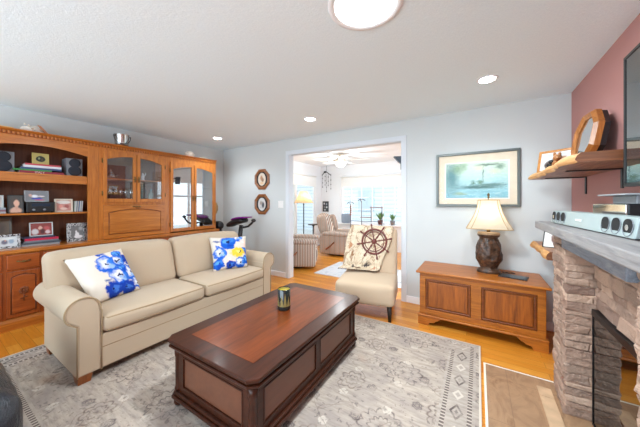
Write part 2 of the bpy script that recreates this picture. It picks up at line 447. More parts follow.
# far window: frame, muntins, pane, sill, roller shade
m = MB(); fr = 0.05
m.box((WX0, SY + 0.01, WZ0), (WX0 + fr, SY + 0.08, WZ1)); m.box((WX1 - fr, SY + 0.01, WZ0), (WX1, SY + 0.08, WZ1)); m.box((WX0 + fr, SY + 0.01, WZ0), (WX1 - fr, SY + 0.08, WZ0 + fr)); m.box((WX0 + fr, SY + 0.01, WZ1 - fr), (WX1 - fr, SY + 0.08, WZ1))
m.box((WX0 - 0.06, SY - 0.015, WZ0 - 0.06), (WX0, SY - 0.001, WZ1 + 0.06)); m.box((WX1, SY - 0.015, WZ0 - 0.06), (WX1 + 0.06, SY - 0.001, WZ1 + 0.06)); m.box((WX0 - 0.1, SY - 0.04, WZ1 + 0.03), (WX1 + 0.1, SY - 0.001, WZ1 + 0.09))
win = struct(m.build('window_1', M_WHITE))
m = MB()
for i in range(1, 8): x = WX0 + (WX1 - WX0) * i / 8; m.box((x - 0.011, SY + 0.03, WZ0 + fr), (x + 0.011, SY + 0.06, WZ1 - fr))
for z in (1.13, 1.47, 1.80): m.box((WX0 + fr, SY + 0.032, z - 0.011), (WX1 - fr, SY + 0.058, z + 0.011))
struct(m.build('window_muntin', M_WHITE, win))
struct(MB().box((WX0 + fr, SY + 0.043, WZ0 + fr), (WX1 - fr, SY + 0.047, WZ1 - fr)).build('window_pane', M_PANE, win))
struct(MB().box((WX0 - 0.08, SY - 0.12, WZ0 - 0.03), (WX1 + 0.08, SY, WZ0), 0.006).build('window_sill', M_WHITE, win))
m = MB(); m.box((WX0 + 0.01, SY - 0.012, 1.80), (WX1 - 0.01, SY - 0.006, 2.08)); m.tube([(WX0 + 0.01, SY - 0.02, 2.07), (WX1 - 0.01, SY - 0.02, 2.07)], 0.018); m.box((WX0 + 0.01, SY - 0.016, 1.785), (WX1 - 0.01, SY - 0.002, 1.80))
tag(m.build('roller_shade', M_SHADE), 'white roller shade rolled partway down over the wide gridded sunroom window', 'window shade')
# sliding patio door in the sunroom's west wall
m = MB(); x0, x1 = SX0 - 0.07, SX0 + 0.015
m.box((x0, DY0, 0), (x1, DY0 + 0.06, DZ)); m.box((x0, DY1 - 0.06, 0), (x1, DY1, DZ)); m.box((x0, DY0 + 0.06, DZ - 0.06), (x1, DY1 - 0.06, DZ)); m.box((x0, DY0 + 0.06, 0), (x1, DY1 - 0.06, 0.05))
m.box((SX0 + 0.001, DY0 - 0.07, 0), (SX0 + 0.014, DY0, DZ + 0.07)); m.box((SX0 + 0.001, DY1, 0), (SX0 + 0.014, DY1 + 0.07, DZ + 0.07)); m.box((SX0 + 0.001, DY0, DZ), (SX0 + 0.014, DY1, DZ + 0.07))
door = struct(m.build('door_1', M_WHITE))
for (ya, yb, xx) in ((DY0 + 0.06, 5.58, -0.05), (5.52, DY1 - 0.06, -0.02)):
    m = MB(); X0, X1 = SX0 + xx - 0.015, SX0 + xx + 0.015
    m.box((X0, ya, 0.05), (X1, ya + 0.07, DZ - 0.06)); m.box((X0, yb - 0.07, 0.05), (X1, yb, DZ - 0.06)); m.box((X0, ya + 0.07, 0.05), (X1, yb - 0.07, 0.15)); m.box((X0, ya + 0.07, DZ - 0.14), (X1, yb - 0.07, DZ - 0.06))
    sash = struct(m.build('door_sash', M_WHITE, door))
    struct(MB().box((SX0 + xx - 0.003, ya + 0.07, 0.15), (SX0 + xx + 0.003, yb - 0.07, DZ - 0.14)).build('door_pane', M_PANE, sash))
m = MB(); m.box((SX0 + 0.022, 4.6, 1.80), (SX0 + 0.028, 6.5, 2.10)); m.tube([(SX0 + 0.035, 4.6, 2.10), (SX0 + 0.035, 6.5, 2.10)], 0.018)
tag(m.build('roller_shade', M_SHADE), 'short white roller shade at the top of the sliding patio door', 'window shade')
# outdoors
sbox('ground', plain('pale_paving', S(176, 178, 176), 0.9, var=0.1, vscale=2), (-16, 7.0, -0.35), (8, 22, -0.15))
sbox('ground', plain('garden_lawn', S(150, 160, 128), 0.9, var=0.15, vscale=3), (-16, -2, -0.35), (-4.75, 7.0, -0.15))
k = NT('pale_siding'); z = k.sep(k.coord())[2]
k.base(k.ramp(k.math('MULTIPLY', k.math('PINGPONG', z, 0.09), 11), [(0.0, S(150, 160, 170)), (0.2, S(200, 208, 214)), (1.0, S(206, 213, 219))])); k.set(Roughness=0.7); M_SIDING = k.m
nh = thing('neighbour_house', 'pale siding house seen outside through the sunroom window', 'house', (-3, 12, -0.2))
MB().box((-9, 11.4, -0.2), (3.2, 15, 2.7)).build('wall', M_SIDING, nh)
MB().prism([(10.9, 2.7), (15.4, 2.7), (13.2, 4.2)], 'x', -9.3, 3.5).build('roof', plain('grey_shingle', S(120, 122, 128), 0.9), nh)
for x in (-4.9, -2.6): MB().box((x, 11.36, 0.9), (x + 0.8, 11.44, 1.9), 0.01).build('window', plain('window_pale', S(176, 186, 194), 0.3), nh)
for (x, y, hgt) in ((-9.0, 7.4, 3.2), (-10.5, 8.7, 3.8), (-8.2, 9.6, 2.6)):
    t = thing('garden_tree', '', 'tree', (x, y, -0.2), 'trees outside the patio door')
    t['label'] = {3.2: 'brown-green tree outside the patio door behind the floor lamp', 3.8: 'tall tree farther out past the patio door', 2.6: 'low bushy tree beyond the patio door by the corner'}[hgt]
    MB().tube([(x, y, -0.2), (x + 0.05, y, hgt * 0.5), (x, y + 0.1, hgt * 0.8)], [0.12, 0.09, 0.04]).build('trunk', plain('bark', S(96, 74, 58), 0.9), t)
    m = MB()
    for i in range(120):
        a = random.uniform(0, 2 * PI); e = random.uniform(-1, 1); rr = random.uniform(0.5, 1.0) * hgt * 0.3
        c = Vector((x + rr * math.cos(a) * math.sqrt(1 - e * e), y + rr * math.sin(a) * math.sqrt(1 - e * e), hgt * 0.65 + rr * e * 1.2))
        d = Vector((random.uniform(-1, 1), random.uniform(-1, 1), random.uniform(-1, 1))).normalized() * 0.16; d2 = d.orthogonal().normalized() * 0.09
        m.faces([c - d, c + d2, c + d, c - d2], [(0, 1, 2, 3)])
    m.build('foliage', plain('foliage_brown_green', S(150, 142, 108), 0.9, var=0.3), t, fix=False)

# ------------------------------------------------------------------ rug
RX0, RX1, RY0, RY1, RH = -3.455, 0.02, 0.19, 2.785, 0.010
k = NT('distressed_oriental_rug'); oc = k.coord(); xs, ys, zs = k.sep(oc)
hx, hy = (RX1 - RX0) / 2, (RY1 - RY0) / 2
dx = k.math('SUBTRACT', hx, k.math('ABSOLUTE', xs)); dy = k.math('SUBTRACT', hy, k.math('ABSOLUTE', ys)); dist = k.math('MINIMUM', dx, dy)
streak = k.noise(k.mapping(oc, (5, 26, 1)), 1.5, 5, 0.65)
patch = k.noise(oc, 3.2, 4, 0.6)
base = k.ramp(streak, [(0.3, S(160, 151, 145)), (0.5, S(194, 184, 174)), (0.72, S(212, 202, 190))])
base = k.mix(k.math('MULTIPLY', k.ramp(patch, [(0.42, (0, 0, 0)), (0.65, (1, 1, 1))]), 0.6), base, S(160, 152, 150))
# flower and medallion motifs
nz = k.noise(oc, 9, 3, out='Color')
wv = k.n('ShaderNodeVectorMath', operation='SCALE'); k.l(nz, wv.inputs[0]); wv.inputs['Scale'].default_value = 0.035
wa = k.n('ShaderNodeVectorMath', operation='ADD'); k.l(oc, wa.inputs[0]); k.l(wv.outputs[0], wa.inputs[1])
fade = k.ramp(k.noise(oc, 10, 5, 0.7), [(0.36, (0.10,) * 3), (0.58, (1,) * 3)])
wx, wy, _w = k.sep(wa.outputs[0])
def tile(cw, ch, ox, oy):
    mx = k.math('WRAP', k.math('ADD', wx, ox), cw / 2, -cw / 2); my = k.math('WRAP', k.math('ADD', wy, oy), ch / 2, -ch / 2)
    return mx, my, k.math('SQRT', k.math('ADD', k.math('MULTIPLY', mx, mx), k.math('MULTIPLY', my, my))), k.math('ARCTAN2', my, mx)
def line(d, w_):            # 1 on the line, 0 beyond
    return k.math('SUBTRACT', 1.0, k.math('DIVIDE', k.math('ABSOLUTE', d), w_), None, True)
def rosette(cw, ch, ox, oy, r0, pet, col, amt, dot=True):
    global base
    mx, my, r, th = tile(cw, ch, ox, oy)
    edge = k.math('ADD', r0, k.math('MULTIPLY', k.math('ABSOLUTE', k.math('SINE', k.math('MULTIPLY', th, pet / 2))), r0 * 0.32))
    f = line(k.math('SUBTRACT', r, edge), 0.011)
    f = k.math('MAXIMUM', f, line(k.math('SUBTRACT', r, k.math('MULTIPLY', edge, 0.55)), 0.008))
    if dot: f = k.math('MAXIMUM', f, line(r, r0 * 0.34))
    base = k.mix(k.math('MULTIPLY', k.math('MULTIPLY', f, amt), fade), base, col)
D1, D2 = S(92, 84, 88), S(112, 96, 90)
rosette(0.62, 0.56, 0.0, 0.0, 0.105, 12, D1, 0.85)
rosette(0.62, 0.56, 0.31, 0.28, 0.070, 8, D2, 0.8)
rosette(0.31, 0.28, 0.155, 0.0, 0.024, 6, D1, 0.9)
rosette(0.31, 0.28, 0.0, 0.14, 0.020, 5, S(232, 226, 216), 0.9)
mx, my, r, th = tile(0.62, 0.56, 0.31, 0.0)
vine = k.math('MAXIMUM', line(k.math('SUBTRACT', my, k.math('MULTIPLY', k.math('SINE', k.math('MULTIPLY', mx, 20.27)), 0.075)), 0.006), line(k.math('SUBTRACT', mx, k.math('MULTIPLY', k.math('SINE', k.math('MULTIPLY', my, 22.44)), 0.08)), 0.006))
base = k.mix(k.math('MULTIPLY', k.math('MULTIPLY', vine, 0.6), fade), base, D2)
lv = k.math('MULTIPLY', k.math('GREATER_THAN', k.noise(oc, 34, 2), 0.63), k.math('GREATER_THAN', fade, 0.3))
base = k.mix(k.math('MULTIPLY', lv, 0.4), base, D1)
spots = k.ramp(k.noise(oc, 2.6, 2), [(0.62, (0,) * 3), (0.72, (0.35,) * 3)])
base = k.mix(spots, base, S(190, 160, 140))
# border: guard stripes and a chain of lozenges
al = k.n('ShaderNodeMix', data_type='FLOAT'); k.l(k.math('LESS_THAN', dx, dy), al.inputs[0]); k.l(xs, al.inputs[2]); k.l(ys, al.inputs[3]); along = al.outputs[0]
inb = k.math('MULTIPLY', k.math('MULTIPLY', k.math('GREATER_THAN', dist, 0.035), k.math('LESS_THAN', dist, 0.24)), k.math('SUBTRACT', 1.0, k.math('MULTIPLY', k.math('GREATER_THAN', ys, k.math('SUBTRACT', hy, dx)), k.math('MULTIPLY', k.math('LESS_THAN', dy, dx), 0.75))))
bcol = k.ramp(streak, [(0.3, S(168, 160, 154)), (0.7, S(204, 196, 187))])
lz = k.math('ADD', k.math('DIVIDE', k.math('ABSOLUTE', k.math('SUBTRACT', dist, 0.138)), 0.046), k.math('DIVIDE', k.math('PINGPONG', along, 0.17), 0.085))
bcol = k.mix(k.math('MULTIPLY', k.ramp(lz, [(0.2, (0.6,) * 3), (0.3, (0,) * 3), (0.55, (0,) * 3), (0.62, (0.95,) * 3), (0.86, (0.95,) * 3), (0.92, (0,) * 3)]), fade), bcol, S(90, 80, 80))
lz2 = k.math('ADD', k.math('DIVIDE', k.math('ABSOLUTE', k.math('SUBTRACT', dist, 0.138)), 0.04), k.math('DIVIDE', k.math('PINGPONG', k.math('ADD', along, 0.17), 0.17), 0.06))
bcol = k.mix(k.ramp(lz2, [(0.4, (0,) * 3), (0.5, (0.9,) * 3), (0.85, (0.9,) * 3), (0.95, (0,) * 3)]), bcol, S(226, 220, 210))
gd = k.math('MINIMUM', k.math('ABSOLUTE', k.math('SUBTRACT', dist, 0.066)), k.math('ABSOLUTE', k.math('SUBTRACT', dist, 0.21)))
dots = k.ramp(k.math('MULTIPLY', k.math('PINGPONG', along, 0.014), 71), [(0.0, S(222, 214, 204)), (0.35, S(206, 196, 186)), (0.4, S(86, 76, 76)), (1.0, S(100, 90, 88))])
bcol = k.mix(k.math('MULTIPLY', k.math('LESS_THAN', gd, 0.013), 0.85), bcol, dots)
base = k.mix(k.math('MULTIPLY', inb, 0.9), base, bcol)
base = k.mix(k.math('LESS_THAN', dist, 0.015), base, S(224, 217, 206))
base = k.mix(1.0, base, S(240, 235, 230), 'MULTIPLY')
k.base(base); k.set(Roughness=0.95); k.b.inputs['Specular IOR Level'].default_value = 0.1; k.bump(k.noise(oc, 420, 2), 0.25, 0.002)
rug = MB().box((RX0, RY0, 0.0), (RX1, RY1, RH), 0.003).build('area_rug', k.m, None, ((RX0 + RX1) / 2, (RY0 + RY1) / 2, 0))
tag(rug, 'large faded grey and beige oriental rug with lozenge border under the coffee table', 'rug')

# ------------------------------------------------------------------ sofa
G = RH
sofa = thing('sofa', 'cream two-cushion sofa with rolled arms and wooden block feet', 'sofa', (-3.0, 1.64, G))
FX, BX = -2.44, -3.32
Y0, Y1 = 0.635, 2.635            # outer faces of the arms
AW = 0.14
MB().box((BX + 0.04, Y0 + AW - 0.01, 0.075), (FX + 0.004, Y1 - AW + 0.01, 0.33), 0.012).build('base', M_SOFA, sofa)
MB().tube([(FX + 0.0045, Y0 + AW + 0.004, 0.235), (FX + 0.0045, Y1 - AW - 0.004, 0.235)], 0.003, 6).build('seam', M_PIPE, sofa)
def arm(y_out, sgn):
    """rolled arm: sgn +1 rolls out towards -y"""
    cy, cz, r = y_out + sgn * 0.033, 0.54, 0.102
    poly = [(y_out + sgn * AW, 0.07), (y_out + sgn * AW, cz - 0.02)]
    for i in range(25):
        a = math.radians(-8 + i * 226 / 24); poly.append((cy + sgn * r * math.cos(a), cz + r * math.sin(a)))
    poly += [(y_out, cz - 0.10), (y_out, 0.07)]
    m = MB(); m.prism(poly, 'x', BX + 0.03, FX, 0.014)
    o = m.build('arm', M_SOFA, sofa)
    for p in o.data.polygons: p.use_smooth = abs(p.normal.x) < 0.8 and abs(p.normal.z) > 0.02
    pp = [(FX + 0.004, y, z) for (y, z) in poly]
    MB().tube(pp, 0.0055, 6).build('piping', M_PIPE, o)
arm(Y0, 1); arm(Y1, -1)
for (ya, yb) in ((Y0 + AW + 0.005, 1.632), (1.642, Y1 - AW - 0.005)):
    o = MB().round_box((-2.98, ya, 0.335), (FX + 0.03, yb, 0.472), 0.045, 12, (0.02, 0.0, 0.02)).build('seat_cushion', M_SOFA, sofa)
    for z in (0.357, 0.452):
        m = MB(); e = FX + 0.022
        m.tube([(-2.9, ya + 0.012, z), (e - 0.03, ya + 0.012, z), (e, ya + 0.03, z), (e + 0.016, (ya + yb) / 2, z), (e, yb - 0.03, z), (e - 0.03, yb - 0.012, z), (-2.9, yb - 0.012, z)], 0.006, 6)
        m.build('piping', M_PIPE, o)
def lean(q, z0=0.45, t=math.radians(17)):
    return (q.x - (q.z - z0) * math.tan(t), q.y, q.z)
for (ya, yb) in ((0.60, 1.636), (1.646, 2.62)):
    def fn(q, ya=ya, yb=yb): return lean(q)
    o = MB().round_box((-3.13, ya, 0.45), (-2.92, yb, 0.90), 0.065, 14, (0.035, 0.0, 0.02), fn).build('back_cushion', M_SOFA, sofa)
    m = MB(); pts = []
    for i in range(5): pts.append(Vector((-2.93, ya + 0.035, 0.5 + 0.29 * i / 4)))
    for i in range(7): a = PI - PI / 2 * i / 6; pts.append(Vector((-2.928, ya + 0.095 + 0.06 * math.cos(a), 0.80 + 0.06 * math.sin(a))))
    for i in range(7): a = PI / 2 - PI / 2 * i / 6; pts.append(Vector((-2.928, yb - 0.095 + 0.06 * math.cos(a), 0.80 + 0.06 * math.sin(a))))
    for i in range(5): pts.append(Vector((-2.93, yb - 0.035, 0.79 - 0.29 * i / 4)))
    m.tube([Vector(lean(p)) + Vector((-0.006, 0, 0)) for p in pts], 0.0055, 6); m.build('piping', M_PIPE, o)
m = MB(); m.prism([(-3.05, 0.08), (-3.29, 0.08), (-3.37, 0.74), (-3.35, 0.79), (-3.25, 0.80), (-3.05, 0.45)], 'y', Y0 + 0.03, Y1 - 0.03, 0.03)
m.build('back', M_SOFA, sofa)
for x in (FX - 0.05, BX + 0.12):
    for y in (Y0 + 0.045, Y1 - 0.045):
        s = 0.045; g = G
        MB().faces([(x - s * .8, y - s * .8, g), (x + s * .8, y - s * .8, g), (x + s * .8, y + s * .8, g), (x - s * .8, y + s * .8, g), (x - s, y - s, 0.078), (x + s, y - s, 0.078), (x + s, y + s, 0.078), (x - s, y + s, 0.078)],
                   [(3, 2, 1, 0), (4, 5, 6, 7), (0, 1, 5, 4), (1, 2, 6, 5), (2, 3, 7, 6), (3, 0, 4, 7)]).build('leg', M_BLOCK, sofa)

def pillow(name, mat, c, T, label, cat='cushion'):
    """c: bottom-left, bottom-right, top-right, top-left corners of the front; T thickness"""
    bl, br, tr, tl = (Vector(p) for p in c)
    nrm = (br - bl).cross(tl - bl).normalized()
    def P(sd):
        def f(u, v):
            pin = 0.035 * (1 - 4 * (u - 0.5) ** 2) ; pin2 = 0.035 * (1 - 4 * (v - 0.5) ** 2)
            uu = u + (0.5 - u) * 2 * pin2 * abs(u - 0.5) * 2; vv = v + (0.5 - v) * 2 * pin * abs(v - 0.5) * 2
            p = (bl * (1 - uu) + br * uu) * (1 - vv) + (tl * (1 - uu) + tr * uu) * vv
            b = (max(0, 1 - (2 * u - 1) ** 4) * max(0, 1 - (2 * v - 1) ** 4)) ** 0.55
            wr = 0.006 * noise.noise(Vector((u * 5, v * 5, sd))) * b
            return p + nrm * (sd * T * 0.5 * b + wr)
        return f
    m = MB(); m.sheet(P(1), 22, 22); m.sheet(P(-1), 22, 22)
    bmesh.ops.remove_doubles(m.bm, verts=m.bm.verts[:], dist=1e-4)
    o = m.build(name, mat); tag(o, label, cat); return o
BLUE, LB, NAVY, CRM, YEL = S(24, 92, 200), S(96, 164, 226), S(22, 30, 84), S(226, 217, 204), S(232, 200, 60)
def flower_mat(name, fl):
    k = NT(name); uv = k.coord('UV'); it = []
    for (u, v, r, kind) in fl:
        if kind == 'b': it += [(u, v, r * 1.1, r * 1.1, BLUE, .15), (u + r * .3, v + r * .3, r * .6, r * .5, S(60, 130, 226), .5), (u - r * .4, v + r * .2, r * .4, r * .5, LB, .6), (u + r * .1, v - r * .5, r * .5, r * .3, S(20, 70, 180), .5), (u, v, r * .22, r * .22, NAVY, .4)]
        elif kind == 'w': it += [(u, v, r, r, S(36, 104, 210), .15), (u - r * .15, v + r * .1, r * .72, r * .66, S(232, 234, 240), .55), (u + r * .3, v - r * .3, r * .4, r * .35, S(150, 186, 232), .6), (u + r * .45, v + r * .1, r * .3, r * .5, S(60, 130, 220), .6), (u - r * .1, v - r * .6, r * .5, r * .22, S(30, 92, 204), .5), (u, v, r * .2, r * .2, S(24, 34, 96), .4)]
        elif kind == 'd': it += [(u, v, r * 1.35, r, S(24, 62, 168), .25), (u + r * .2, v, r * .7, r * .4, S(64, 118, 210), .5), (u - r * .2, v, r * .2, r * .2, NAVY, .3)]
        elif kind == 'y': it += [(u, v, r * 1.2, r * .85, YEL, .3), (u, v, r * .5, r * .3, S(246, 228, 130), .6), (u + r * .3, v, r * .15, r * .15, S(60, 60, 60), .3)]
        elif kind == 'p': it += [(u, v, r, r, S(236, 214, 202), .3), (u, v, r * .35, r * .3, S(246, 236, 228), .6)]
        elif kind == 'g': it += [(u, v, r * 1.4, r * .6, S(110, 120, 160), .5)]
    k.base(k.blobs(uv, CRM, it, 0.12, 8.0)); k.set(Roughness=0.85); k.b.inputs['Specular IOR Level'].default_value = 0.2
    k.bump(k.noise(uv, 240, 2), 0.1, 0.001); return k.m
pillow('throw_pillow', flower_mat('blue_poppy_print', [(.52, .92, .06, 'd'), (.80, .84, .10, 'b'), (.72, .68, .16, 'w'), (.50, .66, .20, 'w'), (.95, .70, .10, 'd'), (.88, .40, .20, 'w'), (.62, .36, .20, 'w'), (.74, .50, .09, 'b'), (.92, .16, .13, 'w'), (.44, .12, .16, 'd'), (.70, .10, .15, 'd'), (.36, .30, .07, 'g')]),
       [(-2.70, 0.80, 0.482), (-2.80, 1.20, 0.482), (-2.985, 1.10, 0.885), (-2.985, 0.685, 0.850)], 0.14, 'white throw pillow with large blue poppies spread over one half, by the near sofa arm')
pillow('throw_pillow', flower_mat('blue_yellow_print', [(.15, .80, .08, 'g'), (.46, .76, .21, 'b'), (.74, .90, .14, 'w'), (.88, .74, .15, 'p'), (.20, .46, .20, 'w'), (.94, .50, .12, 'b'), (.70, .44, .20, 'y'), (.14, .16, .15, 'b'), (.44, .24, .15, 'p'), (.76, .14, .18, 'w'), (.48, .08, .12, 'd'), (.96, .22, .12, 'b')]),
       [(-2.74, 1.955, 0.482), (-2.58, 2.36, 0.482), (-2.70, 2.43, 0.875), (-3.0, 2.07, 0.875)], 0.13, 'cream throw pillow with blue flowers and one yellow flower in the sofa corner')

# ------------------------------------------------------------------ coffee table
TX0, TX1, TY0, TY1, TH = -1.735, -0.925, 0.875, 2.225, 0.46
tab = thing('coffee_table', 'dark mahogany storage coffee table with clipped corners and inlaid top', 'coffee table', ((TX0 + TX1) / 2, (TY0 + TY1) / 2, G))
def clip(x0, y0, x1, y1, c):
    return [(x0 + c, y0), (x1 - c, y0), (x1, y0 + c), (x1, y1 - c), (x1 - c, y1), (x0 + c, y1), (x0, y1 - c), (x0, y0 + c)]
m = MB()
m.prism(clip(TX0, TY0, TX1, TY1, 0.045), 'z', TH - 0.022, TH, 0.006)
m.prism(clip(TX0 + 0.012, TY0 + 0.012, TX1 - 0.012, TY1 - 0.012, 0.042), 'z', TH - 0.036, TH - 0.0225, 0.005)
m.prism(clip(TX0 + 0.004, TY0 + 0.004, TX1 - 0.004, TY1 - 0.004, 0.042), 'z', TH - 0.052, TH - 0.0365, 0.006)
m.prism(clip(TX0 + 0.028, TY0 + 0.028, TX1 - 0.028, TY1 - 0.028, 0.035), 'z', TH - 0.072, TH - 0.0525, 0.006)
top = m.build('tabletop', M_TAB, tab)
MB().box((TX0 + 0.115, TY0 + 0.115, TH + 0.0002), (TX1 - 0.115, TY1 - 0.115, TH + 0.0012)).build('inlay', M_TABI, top)
bx0, bx1, by0, by1 = TX0 + 0.05, TX1 - 0.05, TY0 + 0.05, TY1 - 0.05
m = MB(); m.box((bx0 + 0.012, by0 + 0.012, 0.10), (bx1 - 0.012, by1 - 0.012, TH - 0.073))
m.build('body', M_TAB, tab)
def rails(a, b, n, fixed, d, axis):
    """frame rails and panels on a side; axis along, fixed coordinate, outward d"""
    z0, z1 = 0.115, TH - 0.075; m = MB(); pw = 0.045
    def bb(lo, hi, za, zb, o0, o1, mb, bev=0.0):
        p, q = fixed + d * o0, fixed + d * o1
        if axis == 'x': mb.box((lo, p, za), (hi, q, zb), bev)
        else: mb.box((p, lo, za), (q, hi, zb), bev)
    bb(a, b, z1 - 0.035, z1, -0.012, 0.0, m); bb(a, b, z0, z0 + 0.03, -0.012, 0.0, m)
    step = (b - a - pw) / n
    for i in range(n + 1): bb(a + i * step, a + i * step + pw, z0 + 0.031, z1 - 0.036, -0.012, 0.0, m)
    m.build('rail', M_TAB, tab)
    for i in range(n):
        l, h = a + i * step + pw, a + (i + 1) * step
        mb = MB(); bb(l + 0.012, h - 0.012, z0 + 0.042, z1 - 0.047, -0.0118, -0.006, mb, 0.003); mb.build('side_panel', M_TABP, tab)
        mb = MB()
        for (la, ha, za, zb) in ((l, h, z1 - 0.047, z1 - 0.037), (l, h, z0 + 0.032, z0 + 0.042), (l, l + 0.011, z0 + 0.042, z1 - 0.047), (h - 0.011, h, z0 + 0.042, z1 - 0.047)):
            bb(la, ha, za, zb, -0.0116, 0.003, mb, 0.002)
        mb.build('panel_molding', M_TAB, tab)
rails(bx0 + 0.03, bx1 - 0.03, 1, by0, -1, 'x'); rails(bx0 + 0.03, bx1 - 0.03, 1, by1, 1, 'x')
rails(by0 + 0.03, by1 - 0.03, 2, bx1, 1, 'y'); rails(by0 + 0.03, by1 - 0.03, 2, bx0, -1, 'y')
for x in (bx0 + 0.012, bx1 - 0.012):
    for y in (by0 + 0.012, by1 - 0.012):
        MB().lathe([(0.026, 0.115), (0.026, 0.13), (0.021, 0.14), (0.021, 0.33), (0.026, 0.345), (0.026, TH - 0.074)], (x, y, 0), 16, mod=lambda t, h: 1 + 0.05 * math.cos(8 * t)).build('corner_column', M_TAB, tab)
        MB().lathe([(0.014, G), (0.026, G + 0.012), (0.031, G + 0.03), (0.025, 0.055), (0.018, 0.062), (0.027, 0.072)], (x, y, 0), 18).build('bun_foot', M_TAB, tab)
m = MB(); m.prism(clip(TX0 + 0.018, TY0 + 0.018, TX1 - 0.018, TY1 - 0.018, 0.035), 'z', 0.072, 0.092, 0.006); m.prism(clip(TX0 + 0.030, TY0 + 0.030, TX1 - 0.030, TY1 - 0.030, 0.032), 'z', 0.0925, 0.113, 0.008)
m.build('plinth', M_TAB, tab)

# candle jar on the table
jx, jy = -1.355, 1.625
jar = thing('candle_jar', 'black glass candle jar with gold triangles and yellow lining on the coffee table', 'candle holder', (jx, jy, TH + 0.0012))
k = NT('black_jar_glass'); k.base(plain and S(24, 34, 34)); k.set(Roughness=0.12); k.b.inputs['Coat Weight'].default_value = 0.4
j0 = TH + 0.0013
MB().lathe([(0.046, 0), (0.051, 0.006), (0.052, 0.02), (0.052, 0.168), (0.050, 0.170), (0.048, 0.168), (0.048, 0.12)], (jx, jy, j0), 32).build('glass', k.m, jar)
MB().lathe([(0.0475, 0.165), (0.0475, 0.085), (0.001, 0.085)], (jx, jy, j0), 32).build('lining', plain('yellow_glaze', S(170, 150, 40), 0.3), jar)
m = MB()
for i, (a0, hgt) in enumerate(((-1.25, 0.095), (-0.72, 0.11), (-0.15, 0.085), (0.45, 0.10), (1.1, 0.09), (1.8, 0.1), (2.5, 0.1), (3.2, 0.09), (3.9, 0.11), (4.4, 0.08))):
    def P(u, v, a0=a0, hgt=hgt):
        wd = 0.36 * (1 - v); a = a0 + (u - 0.5) * wd * 1.6; return (jx + 0.0524 * math.cos(a), jy + 0.0524 * math.sin(a), j0 + 0.035 + hgt * v)
    m.sheet(P, 6, 4)
m.build('triangle_print', plain('gold_print', S(146, 134, 84), 0.4, 0.4), jar, fix=False)

# ------------------------------------------------------------------ blanket chest
cx0, cx1, cy0, cy1, ch = -0.55, 0.515, 2.985, 3.495, 0.585
chest = thing('blanket_chest', 'oak blanket chest with two raised front panels and bracket feet', 'chest', ((cx0 + cx1) / 2, (cy0 + cy1) / 2, 0))
MB().box((cx0 - 0.035, cy0 - 0.035, ch - 0.024), (cx1 + 0.035, cy1 + 0.01, ch), 0.009, 3).build('lid', M_CHEST, chest)
m = MB(); m.box((cx0 + 0.006, cy0 + 0.022, 0.115), (cx1 - 0.006, cy1, ch - 0.025)); m.build('body', M_CHESTP, chest)
m = MB(); z0, z1 = 0.115, ch - 0.0255; mid = (cx0 + cx1) / 2
m.box((cx0, cy0, z1 - 0.06), (cx1, cy0 + 0.0215, z1), 0.002); m.box((cx0, cy0, z0), (cx1, cy0 + 0.0215, z0 + 0.055), 0.002)
for (a, b) in ((cx0, cx0 + 0.06), (mid - 0.045, mid + 0.045), (cx1 - 0.06, cx1)): m.box((a, cy0, z0 + 0.0555), (b, cy0 + 0.0215, z1 - 0.0605), 0.002)
m.build('front_frame', M_CHEST, chest)
for (a, b) in ((cx0 + 0.061, mid - 0.046), (mid + 0.046, cx1 - 0.061)):
    za, zb = z0 + 0.0565, z1 - 0.0615
    MB().prism([(a + 0.03, za + 0.03), (b - 0.03, za + 0.03), (b - 0.03, zb - 0.03), (a + 0.03, zb - 0.03)], 'y', cy0 + 0.004, cy0 + 0.0215, 0.004).build('front_panel', M_CHESTP, chest)
    mm = MB()
    for (p, q) in (((a, za), (b, za + 0.022)), ((a, zb - 0.022), (b, zb)), ((a, za + 0.0225), (a + 0.022, zb - 0.0225)), ((b - 0.022, za + 0.0225), (b, zb - 0.0225))):
        mm.box((p[0], cy0 + 0.007, p[1]), (q[0], cy0 + 0.0212, q[1]), 0.007)
    mm.build('panel_molding', wood('chest_molding_oak', S(136, 72, 30), S(92, 44, 16), 'x', 1.0, 0.35, 0.2), chest)
MB().box((cx0 - 0.02, cy0 - 0.022, 0.092), (cx1 + 0.02, cy1, 0.1145), 0.008).build('base_molding', M_CHEST, chest)
def foot(xa, d):
    L = 0.23; pts = [(0, 0), (0.105, 0), (0.112, 0.014), (0.116, 0.030), (0.135, 0.036), (0.16, 0.040), (0.172, 0.055), (0.195, 0.062), (0.21, 0.078), (L, 0.0915), (0, 0.0915)]
    return [(xa + d * p[0], p[1]) for p in pts]
for (xa, d) in ((cx0 - 0.015, 1), (cx1 + 0.015, -1)):
    for (ya, e) in ((cy0 - 0.017, 1), (cy1 - 0.001, -1)):
        m = MB(); m.prism(foot(xa, d), 'y', ya, ya + e * 0.025, 0.002); m.prism([(ya + e * (0.0255 + p[0] * 0.7), p[1]) for p in [(abs(q[0] - xa), q[1]) for q in foot(xa, d)]], 'x', xa, xa + d * 0.025, 0.002)
        m.build('bracket_foot', M_CHEST, chest)

